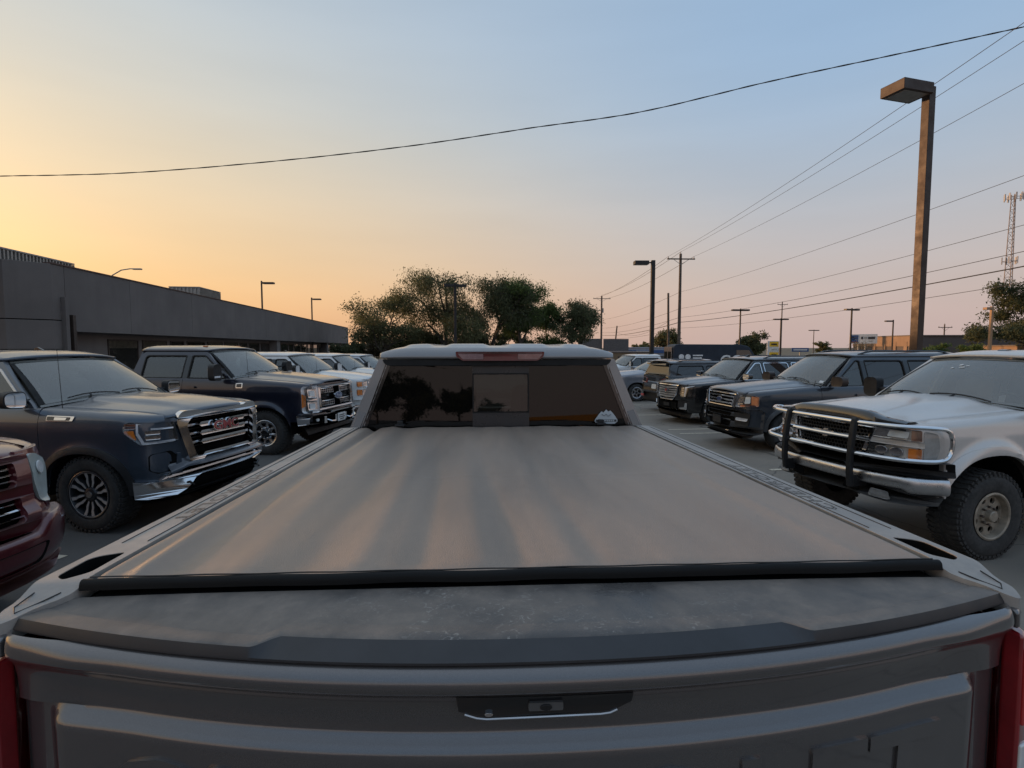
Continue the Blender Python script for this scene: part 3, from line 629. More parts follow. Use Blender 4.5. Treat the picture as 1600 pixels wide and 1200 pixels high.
def make_wheel(parent, style, rt, w, rr, lug, facemat):
    h = w / 2; sw = rt - rr
    prof = [(rr - .004, -h + .03), (rr + .012, -h + .004), (rr + sw * .45, -h - .010), (rt - .035, -h + .004), (rt - .008, -h + .028), (rt - .004, -h * .4), (rt - .004, h * .4), (rt - .008, h - .028), (rt - .035, h - .004), (rr + sw * .72, h + .006), (rr + sw * .68, h + .010), (rr + sw * .45, h + .012), (rr + sw * .2, h + .008), (rr + .012, h - .004), (rr - .004, h - .03)]
    ty = B().lathe(prof, 56).build('wheel', 'rubber', parent, sharp=50)
    if lug:
        b = B(); n = 46
        for k in range(n):
            for sg, ph in ((-1, 0), (1, .5)):
                th = 2 * pi * (k + ph) / n
                for y, dy, r0, dr, tilt in ((h - .045, .075, rt - .006, .020, .18), (h - .010, .030, rt - .030, .022, .1), (h * .30, h * .40, rt - .004, .016, -.35)):
                    m = Matrix.Rotation(-th, 3, 'Y') @ Matrix.Rotation(tilt * sg, 3, 'X')
                    b.box(Matrix.Rotation(-th, 3, 'Y') @ Vector((r0, sg * y, 0)), (dr, dy, rt * 2 * pi / n * (.62 if k % 2 else .54)), mat=m)
        b.build('tyre_tread', 'tread', ty, sharp=None)
    fm = facemat
    barrel = [(rr - .002, h - .012), (rr + .008, h + .000), (rr - .004, h + .004), (rr - .018, h - .004), (rr - .030, h - .03), (rr - .045, h - .10), (rr - .05, -h + .03), (.02, -h + .03)]
    mp = lambda y0, dish=0: (lambda a, b, o: (a, y0 + o + dish * (math.hypot(a, b) / rr) ** 2, b))
    ring = lambda r, n=48: [(r * cos(2 * pi * k / n), r * sin(2 * pi * k / n)) for k in range(n)]
    B().lathe([(.16, -.01), (.16, .012), (.05, .012)], 24).build('brake_disc', 'brake', ty)
    if style == 'split':
        B().lathe(barrel, 48).build('rim', 'alloy_dark', ty)
        b = B()
        pl = B().lathe([(.085, h - .045), (.07, h - .02), (.045, h - .012), (0.002, h - .012)], 24).build('hub_cap', 'alloy_dark', ty)
        B().lathe([(.036, h - .012), (.034, h - .004), (.002, h - .003)], 24).build('centre_cap', 'alloy', ty)
        for k in range(6):
            for q in (-1, 1):
                pts = [(.075, .008), (.145, .018), (.178, .040), (rr - .016, .050), (rr - .016, .102), (.182, .088), (.140, .060), (.075, .036)]
                th = k * pi / 3; c_, s_ = cos(th), sin(th)
                pp = [(r * c_ - q * t * s_, r * s_ + q * t * c_) for r, t in pts]
                sp = panel('spoke', pp, mp(h - .030, .020), .05, 'alloy_dark', ty, bevel=.004, d=.1)
                panel('spoke_face', inset(pp, .007), mp(h - .028, .020), .004, 'alloy_machined', ty, bevel=0, d=.1)
        panel('rim_flange', ring(rr - .006), mp(h - .002), .008, 'alloy_machined', ty, [ring(rr - .018)], .1, .001)
    elif style == 'eight':
        B().lathe(barrel, 48).build('rim', fm or 'alloy', ty)
        hs = []
        for k in range(8):
            th = k * pi / 4; c_, s_ = cos(th), sin(th)
            hs.append([(r * c_ - t * s_, r * s_ + t * c_) for r, t in fillet([(.125, -.026), (rr - .05, -.058), (rr - .045, .058), (.125, .026)], .014)])
        panel('wheel_face', ring(rr - .02), mp(h - .05, .03), .03, fm or 'alloy', ty, hs, .06, .006)
        B().lathe([(.09, h - .05), (.085, h - .01), (.06, h + .012), (.004, h + .014)], 20).build('hub_cap', 'black_gloss', ty)
        for k in range(8): B().lathe([(.012, h - .04), (.012, h + .0), (.003, h + .004)], 8, c=(.104 * cos(k * pi / 4 + .39), 0, .104 * sin(k * pi / 4 + .39))).build('lug_nut', 'chrome', ty)
    elif style == 'holes':
        lip = [(rr - .002, h - .012), (rr + .010, h + .004), (rr - .006, h + .010), (rr - .018, h + .002), (rr - .026, h - .03), (rr - .030, h - .052), (rr - .05, h - .06)]
        B().lathe(lip, 48).build('rim', 'wheel_dusty', ty)
        hs = []
        for k in range(8):
            th = k * pi / 4; c0 = Vector((cos(th), sin(th))) * .152; hs.append([(c0.x + .031 * cos(t), c0.y + .031 * sin(t)) for t in np.linspace(0, 2 * pi, 15)[:-1]])
        panel('wheel_face', ring(rr - .030), mp(h - .050, -.0), .02, 'wheel_dusty', ty, hs, .08, .004)
        B().lathe([(.092, h - .052), (.085, h - .036), (.056, h - .032), (.054, h + .012), (.046, h + .020), (.003, h + .022)], 24).build('hub', 'wheel_dusty', ty)
        for k in range(8): B().lathe([(.011, h - .045), (.011, h - .016), (.003, h - .012)], 8, c=(.086 * cos(k * pi / 4 + .39), 0, .086 * sin(k * pi / 4 + .39))).build('lug_nut', 'brake', ty)
        B().lathe([(rr - .03, h - .12), (.01, h - .13)], 32).build('wheel_back', 'dark_void', ty)
    else:                                                          # plain multi-spoke alloy
        B().lathe(barrel, 40).build('rim', fm or 'alloy', ty); n = 7 if style == 'seven' else 5
        hs = []
        for k in range(n):
            th = k * 2 * pi / n; c_, s_ = cos(th), sin(th); t1 = .8 * (rr - .05) * pi / n; hs.append([(r * c_ - t * s_, r * s_ + t * c_) for r, t in fillet([(.075, -.012), (rr - .055, -t1), (rr - .045, t1), (.075, .012)], .012)])
        panel('wheel_face', ring(rr - .02), mp(h - .04, .02), .03, fm or 'alloy', ty, hs, .06, .005)
        B().lathe([(.05, h - .03), (.045, h - .015), (.002, h - .014)], 16).build('hub_cap', 'alloy_dark', ty)
    return ty
# ------------------------------------------------------------------ slate blue pickup with big chrome grille
paint('paint_slate', (.052, .072, .100), .55, .34, .40)
plain('amber_dull', (.16, .06, .035), .25, 0, .2, 10, coat=1)
def gmc():
    P = dict(paint='paint_slate', hw=1.02, xf=.96, xr=-4.9, wb=3.745, rt=.42, arx=.53, arz=.46, arc=.44, sill=.52, zfl=.585, zrl=.62, belt=1.37, hn=1.31,
        front=[(.96, 0), (.95, .25), (.925, .5), (.87, .72), (.77, .88), (.61, .975), (.40, 1.012), (.1, 1.02)], rear=[(-4.72, 1.02), (-4.85, .99), (-4.9, .9), (-4.9, .45), (-4.9, 0)],
        ztop=[(.95, 1.295), (.5, 1.33), (-.5, 1.375), (-.62, 1.375), (-2.8, 1.40), (-4.9, 1.44)],
        prof=[(.35, -.05), (.52, -.03), (.75, 0), (.95, -.008), (1.14, 0), (1.25, -.012), (1.40, -.06)], fprof=[(.25, -.12), (.36, -.06), (.5, -.0), (.66, 0), (.9, -.03), (1.25, -.06)], rprof=[(.4, -.05), (.6, 0), (1.4, 0)],
        xcowl=-.50, xn=.90, yhc=.80, yhn=.75, crown=.075, bulge=lambda u, v: .030 * (sstep(.62, .50, abs(u)) * (1 - .75 * sstep(.55, 1, v))) - .010 * sstep(.30, .10, abs(u)) * (1 - v), cowlc=.16,
        cuts=[-.58, -1.68, -2.79], ndoor=2, cab=(-2.70, -2.80), sF=.80, trim=.075, flare=[(0, .44, .50, .02), (-3.745, .44, .50, .02)], trim0=.0,
        gh=dict(zt=1.885, zr=1.985, yb=.955, yt=.735, xa=-.66, xat=-1.36, xw=-.46, zw=1.445, rcr=.04, ct=.16, pillars=[(-1.60, -1.72), (-2.60, -2.7)], trim='chrome_dull', rail=.08))
    c = Car('pickup_truck', 'slate blue pickup with chrome bar grille and red lettered badge', 'pickup truck', -4.22, 7.02, -12.9, P, 'pickups facing the aisle from the dark building')
    c.dz = .07; c.shell(); c.greenhouse(); c.wheels('split', .43, .29, .262, out=.985)
    c.mirrors(-.80, 1.47, (.24, .20, .12), .06, 'black_plastic', 'chrome')
    c.antenna(-.42, -.86, 1.37, .66, .05)
    rt = c.root
    # roof fin
    panel('roof_fin', [(0, 0), (-.20, 0), (-.19, .05), (-.15, .065)], lambda a, b, o: (-1.62 + a, -.0 + o, 1.99 + b), .03, 'black_gloss', rt, off=.015, bevel=.006)
    zt = 1.225
    # nose panel in body colour with an opening for the grille
    gh = [(-0.577, 1.185), (0.577, 1.185), (0.609, 1.12), (0.507, .735), (-0.507, .735), (-0.609, 1.12)]
    c.fp('front_panel', [(-.80, .60), (.80, .60), (.80, 1.205), (-.80, 1.205)], 0, .03, 'paint_slate', holes=[gh])
    for sg in (1, -1):
        c.fp('corner_panel', [(sg * .80, .52), (sg * 1.0, .52), (sg * 1.0, .94), (sg * .80, .94)], 0.001, .03, 'paint_slate')
    c.fp('grille_mesh', inset(gh, -.02), -.075, .01, 'dark_void')
    fo = fillet([(-0.372, 1.245), (0.372, 1.245), (0.409, 1.265), (0.632, 1.265), (0.702, 1.17), (0.581, .69), (0.400, .69), (0.372, .725), (-0.372, .725), (-0.400, .69), (-0.581, .69), (-0.702, 1.17), (-0.632, 1.265), (-0.409, 1.265)], [.02, .02, .02, .05, .06, .03, .02, .02, .02, .02, .03, .06, .05, .02])
    fi = fillet([(-0.521, 1.175), (0.521, 1.175), (0.581, 1.10), (0.493, .735), (0.409, .735), (0.381, .765), (-0.381, .765), (-0.409, .735), (-0.493, .735), (-0.581, 1.10)], .03)
    g = c.fp('grille', fo, .055, .08, 'chrome', holes=[fi], bevel=.012)
    for z in (1.085, .985, .885):
        w = .56 - (1.09 - z) * .28
        c.fp('grille_bar', [(-w, z - .014), (w, z - .014), (w, z + .014), (-w, z + .014)], .00, .05, 'chrome_dull', parent=g, bevel=.006)
        c.fp('grille_bar', fillet([(-.37, z - .030), (.37, z - .030), (.40, z - .004), (.37, z + .026), (-.37, z + .026), (-.40, z - .004)], .008), .03, .05, 'chrome', parent=g, bevel=.010)
    for z in (1.135, 1.035, .935, .835):
        w = .54 - (1.09 - z) * .28; c.fp('grille_slat', [(-w, z - .006), (w, z - .006), (w, z + .006), (-w, z + .006)], -.03, .03, 'black_plastic', parent=g, bevel=.002)
    tm = lambda o: (lambda x, y, z: c.W(x, 1.105 + y, o + z))
    text_mesh('badge', 'GMC', .150, 'chrome', rt, tm(.050), .010, .010, 1.30); text_mesh('badge_face', 'GMC', .150, 'badge_red', rt, tm(.062), .003, .002, 1.30)
    # headlamps
    hl = fillet([(.71, 1.155), (1.17, 1.175), (1.215, 1.14), (1.20, 1.06), (1.05, .925), (.67, .945)], [.01, .02, .02, .03, .03, .02])
    for q, h in zip((1, -1), c.fp('headlight', hl, .006, .03, 'black_gloss', True)):
        mr = lambda p: [(a * q, b) for a, b in p]
        c.fp('indicator', mr(fillet([(1.11, 1.085), (1.200, 1.085), (1.203, 1.065), (1.105, .985), (1.085, .985), (1.105, 1.05)], .012)), .014, .01, 'amber', parent=h)
        c.fp('indicator', mr([(1.09, 1.125), (1.205, 1.13), (1.208, 1.108), (1.09, 1.103)]), .018, .012, 'reflector', parent=h, bevel=.002)
        c.fp('light_strip', mr([(1.03, 1.15), (1.065, 1.15), (1.065, 1.06), (1.015, .955), (.71, .962), (.71, .940), (1.03, .928), (1.085, 1.04), (1.085, 1.16)]), .020, .014, 'lamp_white', parent=h, bevel=.004)
        c.fp('light_strip', mr([(.72, 1.10), (.95, 1.105), (.95, 1.088), (.72, 1.083)]), .020, .012, 'lamp_white', parent=h, bevel=.002)
        c.fp('indicator', mr([(1.09, 1.155), (1.20, 1.16), (1.206, 1.135), (1.09, 1.132)]), .016, .012, 'amber_dull', parent=h, bevel=.002)
        for z in (1.055, 1.0): c.fp('lamp_cell', mr(fillet([(.86, z - .022), (1.0, z - .022), (1.01, z + .022), (.86, z + .022)], .012)), .014, .008, 'reflector', parent=h, bevel=.003)
        c.fp('lamp_lens', mr(inset(hl, .003)), .030, .004, 'lens_glass', parent=h, bevel=0)
        # fog recess
        fg = c.fp('fog_recess', mr(fillet([(.70, .63), (.90, .60), (.985, .64), (.985, .80), (.95, .82), (.76, .84), (.70, .78)], .02)), .006, .02, 'dark_void')
        c.fp('fog_trim', mr([(.66, .575), (.90, .575), (.90, .60), (.73, .615), (.70, .80), (.66, .80)]), .02, .03, 'paint_slate', parent=fg)
        # fender badge
        f = lambda a, b, o: (lambda w: (w[0], w[1] * q, w[2]))(c.W(a, b, o))
        s0 = c.sx(-.10)
        fb = panel('fender_badge', fillet([(s0, 1.300), (s0 + .02, 1.245), (s0 + .36, 1.240), (s0 + .36, 1.305)], .012), f, .02, 'chrome', rt, off=.012)
        panel('badge_inlay', fillet([(s0 + .05, 1.291), (s0 + .06, 1.255), (s0 + .35, 1.251), (s0 + .35, 1.295)], .008), f, .006, 'black_gloss', fb, off=.016)
        panel('badge_plate', fillet([(s0 + .09, 1.286), (s0 + .10, 1.260), (s0 + .25, 1.257), (s0 + .25, 1.289)], .008), f, .006, 'chrome', fb, off=.020)
    # bumper: chrome, stepping down to the ends
    bo = [(-.70, .655), (.70, .655), (.80, .60), (.90, .515), (1.13, .525), (1.13, .335), (1.0, .325), (.72, .335), (.62, .385), (.52, .50), (.44, .525), (-.44, .525), (-.52, .50), (-.62, .385), (-.72, .335), (-1.0, .325), (-1.13, .335), (-1.13, .525), (-.90, .515), (-.80, .60)]
    bp = c.fp('front_bumper', bo, .045, .07, 'chrome', bevel=.012)
    V = []; led = [(.80, -.01), (.775, .015), (.755, .055), (.735, .085), (.715, .088)]
    for k in range(41):
        for z, o in led: V.append(c.W(lerp(-.80, .80, k / 40), z - .05 * max(0, abs(lerp(-1, 1, k / 40)) - .8) / .2, o))
    obj('bumper_upper', V, [(i * 5 + j, i * 5 + j + 1, (i + 1) * 5 + j + 1, (i + 1) * 5 + j) for i in range(40) for j in range(4)], 'paint_slate', bp, recalc=True)
    c.fp('lower_grille', [(-.53, .52), (.53, .52), (.62, .39), (.72, .34), (.60, .30), (-.60, .30), (-.72, .34), (-.62, .39)], -.005, .02, 'dark_void', parent=bp)
    c.fp('skid_lip', [(-1.2, .335), (1.2, .335), (1.1, .27), (-1.1, .27)], -.02, .03, 'black_plastic', parent=bp)
    for sg in (1, -1):
        B().tube([c.W(sg * .56, .47, -.02), c.W(sg * .56, .49, .05), c.W(sg * .60, .53, .05), c.W(sg * .62, .51, -.02)], .014, 6).build('tow_hook', 'black_gloss', bp)
gmc()
BASE_F = [(.98, 0), (.975, .3), (.955, .6), (.90, .82), (.77, .95), (.55, 1.015), (.1, 1.03)]
def truckP(**k):
    d = dict(hw=1.03, xf=.98, xr=-5.1, wb=4.06, rt=.43, arx=.54, arz=.48, arc=.46, sill=.58, zfl=.66, zrl=.66, belt=1.47, hn=1.40,
        front=BASE_F, rear=[(-4.95, 1.03), (-5.05, 1.0), (-5.1, .9), (-5.1, .45), (-5.1, 0)],
        ztop=[(.95, 1.37), (.5, 1.415), (-.5, 1.48), (-.62, 1.48), (-2.8, 1.49), (-5.1, 1.52)],
        prof=[(.45, -.05), (.6, -.025), (.85, 0), (1.05, -.006), (1.22, 0), (1.34, -.012), (1.52, -.055)], fprof=[(.3, -.12), (.45, -.04), (.6, 0), (.85, 0), (1.1, -.02), (1.4, -.05)], rprof=[(.4, -.05), (.6, 0), (1.5, 0)],
        xcowl=-.50, xn=.90, yhc=.82, yhn=.80, crown=.07, bulge=lambda u, v: .03 * sstep(.66, .55, abs(u)) * (1 - .5 * v), cowlc=.14,
        cuts=[-.60, -1.72, -2.86], ndoor=2, cab=(-2.78, -2.90), sF=.84,
        gh=dict(zt=1.99, zr=2.09, yb=.975, yt=.76, xa=-.68, xat=-1.34, xw=-.47, zw=1.535, rcr=.04, ct=.15, pillars=[(-1.62, -1.76), (-2.66, -2.7)], rail=.08))
    d.update(k); return d
def suvP(**k):
    d = dict(hw=1.0, xf=.93, xr=-4.2, wb=3.0, rt=.40, arx=.48, arz=.42, arc=.42, sill=.42, zfl=.50, zrl=.50, belt=1.26, hn=1.17,
        front=[(.93, 0), (.925, .3), (.89, .58), (.82, .78), (.69, .91), (.48, .98), (.1, 1.0)], rear=[(-3.95, 1.0), (-4.12, .96), (-4.19, .85), (-4.2, .45), (-4.2, 0)],
        ztop=[(.95, 1.135), (.5, 1.18), (-.5, 1.265), (-.7, 1.265), (-4.2, 1.31)],
        prof=[(.25, -.06), (.42, -.03), (.7, 0), (.92, -.006), (1.05, 0), (1.16, -.012), (1.34, -.06)], fprof=[(.2, -.10), (.32, -.03), (.5, 0), (.8, -.0), (1.2, -.05)], rprof=[(.25, -.06), (.4, .02), (.7, .03), (.85, 0), (1.35, -.04)],
        xcowl=-.58, xn=.86, yhc=.80, yhn=.70, crown=.065, bulge=lambda u, v: .022 * sstep(.62, .50, abs(u)) * (1 - .5 * v), cowlc=.16,
        cuts=[-.62, -1.66, -2.62], ndoor=2, cab=(-3.98, -4.12), sF=.80, rcut=.75,
        gh=dict(zt=1.83, zr=1.93, yb=.93, yt=.71, xa=-.74, xat=-1.46, xw=-.52, zw=1.335, rcr=.035, ct=.15, pillars=[(-1.64, -1.76), (-2.62, -2.76), (-3.86, -3.9, .20)], rail=.07, rc=.16))
    d.update(k); return d
def suv_rear(c, lamp, bump='black_plastic', zl=(.95, 1.25)):
    P = c.P; G = P['gh']; zb, zt = P['belt'], G['zt']; xt, xb = P['cab']; y0, y1 = c.ym(zb), G['yt']; m = P['paint']
    cm = lambda a, b, o: (lerp(xb, xt, max(0, b - zb) / (zt - zb)) - .06 * (1 - (a / y0) ** 2) - o, a, b)
    gw = fillet([(-y0 + .10, zb + .07), (y0 - .10, zb + .07), (y1 - .06, zt - .06), (-y1 + .06, zt - .06)], .07)
    lg = panel('liftgate', [(-y0 + .02, zb - .08), (y0 - .02, zb - .08), (y1 - .01, zt + .01), (-y1 + .01, zt + .01)], cm, .03, m, c.root, [gw], .1)
    panel('rear_window', inset(gw, -.012), cm, .006, 'privacy_glass', c.root, d=.1, bevel=0, off=-.006)
    panel('rear_spoiler', [(-y1 + .02, zt - .03), (y1 - .02, zt - .03), (y1 - .02, zt + .03), (-y1 + .02, zt + .03)], cm, .10, m, lg, d=.1, off=.12, bevel=.015)
    a = P['rcut']; gp = c.rp('liftgate_panel', [(-a, P['zrl'] + .16), (a, P['zrl'] + .16), (a, zb + .02), (-a, zb + .02)], .002, .03, m)
    c.rp('rear_bumper', [(-a - .25, .34), (a + .25, .34), (a + .25, P['zrl'] + .20), (-a - .25, P['zrl'] + .20)], .05, .07, bump, bevel=.02)
    for sg in (1, -1): c.rp('tail_light', [(q * sg, b) for q, b in lamp], .022, .03, 'red_lens')
    c.rp('number_plate', [(-.16, .80), (.16, .80), (.16, .96), (-.16, .96)], .014, .008, 'plate_white')
def roof_rails(c, x0, x1, y, z, h=.055, mat='black_gloss'):
    for sg in (1, -1):
        b = B(); n = 14; pts = []
        for k in range(n + 1):
            t = k / n; e = min(1, t * n / 1.6, (1 - t) * n / 1.6); pts.append((lerp(x0, x1, t), sg * y, z + h * sstep(0, 1, e)))
        b.tube(pts, .021, 6); b.build('roof_rail', mat, c.root)

# ------------------------------------------------------------------ dark navy heavy-duty pickup
paint('paint_navy', (.010, .013, .028), .45, .28, .38, (.26, .21, .17))
def navy():
    P = truckP(paint='paint_navy', handle='paint_navy', flare=[(0, .46, .52, .03), (-4.06, .46, .52, .03)], bulge=lambda u, v: .035 * sstep(.60, .50, abs(u)) * (1 - .35 * v) - .012 * sstep(.45, .30, abs(u)) * (1 - v))
    P['seatm'] = 'interior_tan'; P['gh']['rearglass'] = 'window_glass'
    c = Car('pickup_truck', 'dark navy pickup with square chrome headlamps and oval grille badge', 'pickup truck', -4.06, 11.40, -12.0, P, 'pickups facing the aisle from the dark building')
    c.shell(); c.greenhouse(); c.wheels('eight', .435, .30, .25, out=.995)
    c.mirrors(-.86, 1.60, (.22, .33, .14), .16, 'black_plastic', None, True)
    for sg in (1, -1): B().box((-.79, sg * (c.ym(1.6) + .29), 1.52), (.01, .15, .035)).build('mirror_marker', 'lamp_white', c.root)
    c.antenna(-.40, -.86, 1.49, .50, .06)
    rt = c.root
    gh = [(-.66, 1.32), (.66, 1.32), (.66, .88), (-.66, .88)]
    c.fp('front_panel', [(-.84, .80), (.84, .80), (.84, 1.375), (-.84, 1.375)], 0, .03, 'paint_navy', holes=[gh])
    for sg in (1, -1): c.fp('corner_panel', [(sg * .84, .66), (sg * 1.02, .66), (sg * 1.02, 1.30), (sg * .84, 1.30)], .001, .03, 'paint_navy')
    c.fp('grille_back', inset(gh, -.02), -.07, .01, 'dark_void')
    fr = fillet([(-.68, 1.335), (.68, 1.335), (.69, .87), (-.69, .87)], .03)
    g = c.fp('grille', fr, .035, .06, 'chrome', holes=[fillet([(-.625, 1.295), (.625, 1.295), (.63, .905), (-.63, .905)], .03)], bevel=.008)
    for z0, z1 in ((1.175, 1.285), (.93, 1.04)):
        for x0, x1 in ((-.60, -.12), (.12, .60)):
            c.fp('grille_frame', [(x0, z0), (x1, z0), (x1, z1), (x0, z1)], .015, .03, 'chrome', holes=[inset([(x0, z0), (x1, z0), (x1, z1), (x0, z1)], .016)], parent=g, bevel=.004)
            for k in range(1, 7):
                xx = lerp(x0, x1, k / 7); c.fp('grille_post', [(xx - .008, z0 + .01), (xx + .008, z0 + .01), (xx + .008, z1 - .01), (xx - .008, z1 - .01)], .004, .02, 'chrome_dull', parent=g, bevel=.002)
            c.fp('grille_slat', [(x0, (z0 + z1) / 2 - .006), (x1, (z0 + z1) / 2 - .006), (x1, (z0 + z1) / 2 + .006), (x0, (z0 + z1) / 2 + .006)], .006, .02, 'chrome_dull', parent=g, bevel=.002)
    for z in (1.065, 1.09, 1.115, 1.14): c.fp('grille_slat', [(-.60, z - .006), (.60, z - .006), (.60, z + .006), (-.60, z + .006)], -.01, .02, 'black_gloss', parent=g, bevel=.002)
    ov = lambda a, b: [(a * cos(t), 1.108 + b * sin(t)) for t in np.linspace(0, 2 * pi, 29)[:-1]]
    e = c.fp('badge', ov(.155, .072), .06, .05, 'chrome', bevel=.008); M_blue = 'badge_blue'
    if M_blue not in M: plain(M_blue, (.03, .06, .16), .25, .3, .15, 8, coat=1)
    c.fp('badge_face', ov(.140, .058), .064, .01, M_blue, parent=e, bevel=0)
    text_mesh('badge_lettering', 'Ford', .105, 'chrome', e, lambda x, y, z: c.W(x + y * .3, 1.105 + y, .066 + z), .002, 0, 1.0)
    hl = fillet([(.69, 1.345), (1.0, 1.345), (1.045, 1.30), (1.03, .86), (.99, .825), (.69, .825)], .03)
    for q, h in zip((1, -1), c.fp('headlight', hl, .03, .05, 'lamp_white', True)):
        mr = lambda p: [(a * q, b) for a, b in p]
        for z0, z1 in ((1.12, 1.29), (.88, 1.05)):
            c.fp('lamp_cell', mr(fillet([(.745, z0), (.92, z0), (.94, z1), (.745, z1)], .02)), .034, .006, 'reflector', parent=h, bevel=.002)
            c.fp('lamp_cell', mr(fillet([(.80, z0 + .03), (.90, z0 + .03), (.90, z1 - .04), (.80, z1 - .04)], .02)), .046, .012, 'clear_plastic', parent=h, bevel=.004)
        c.fp('light_strip', mr([(.74, 1.065), (.95, 1.065), (.95, 1.10), (.74, 1.10)]), .045, .02, 'chrome', parent=h)
        c.fp('indicator', mr(fillet([(.965, 1.16), (1.035, 1.20), (1.03, .93), (.965, .96)], .012)), .040, .02, 'amber', parent=h)
        c.fp('lamp_lens', mr(inset(hl, .03)), .058, .004, 'lens_glass', parent=h, bevel=0)
        f = lambda a, b, o: (lambda w: (w[0], w[1] * q, w[2]))(c.W(a, b, o)); s0 = c.sx(-.42)
        fb = panel('fender_vent', fillet([(s0, 1.30), (s0 + .14, 1.30), (s0 + .14, 1.39), (s0, 1.40)], .012), f, .02, 'chrome', rt, off=.01)
        panel('vent_mesh', fillet([(s0 + .02, 1.315), (s0 + .125, 1.315), (s0 + .125, 1.378), (s0 + .02, 1.385)], .01), f, .006, 'black_gloss', fb, off=.013)
    hs = []
    for sg in (1, -1):
        hs.append(fillet([(sg * .62, .605), (sg * .92, .635), (sg * .92, .735), (sg * .62, .735)], .02)); hs.append(fillet([(sg * .24, .60), (sg * .54, .60), (sg * .56, .735), (sg * .24, .735)], .02))
    bo = fillet([(-1.12, .80), (-.40, .80), (-.36, .825), (.36, .825), (.40, .80), (1.12, .80), (1.10, .60), (.95, .55), (-.95, .55), (-1.10, .60)], .02)
    bp = c.fp('front_bumper', bo, .085, .12, 'chrome', holes=hs, bevel=.014)
    c.fp('bumper_recess', [(-.95, .58), (.95, .58), (.95, .75), (-.95, .75)], .03, .02, 'dark_void', parent=bp)
    for sg in (1, -1):
        c.fp('fog_lamp', [(sg * .76 + .035 * cos(t), .685 + .03 * sin(t)) for t in np.linspace(0, 2 * pi, 15)[:-1]], .055, .02, 'clear_plastic', parent=bp)
        B().tube([c.W(sg * .30, .64, .04), c.W(sg * .31, .62, .12), c.W(sg * .44, .63, .12), c.W(sg * .47, .66, .04)], .018, 6).build('tow_hook', 'chrome', bp)
    c.fp('air_dam', [(-1.0, .555), (1.0, .555), (.92, .40), (-.92, .40)], .03, .04, 'black_plastic', parent=bp, bevel=.015)
    pl = c.fp('dealer_plate', fillet([(-.16, .58), (.16, .58), (.16, .75), (-.16, .75)], .01), .10, .008, 'plate_white', parent=bp)
    for z, w in ((.70, .11), (.66, .12), (.62, .08)): c.fp('plate_print', [(-w, z - .009), (w, z - .009), (w, z + .009), (-w, z + .009)], .102, .002, 'ink', parent=bp, bevel=0)
    for y in (-.5, -.25, 0, .25, .5): B().box((-1.56 - .10 * y * y, y, 2.098), (.09, .05, .02)).build('clearance_lamp', 'amber', rt, bevel=.006)
navy()

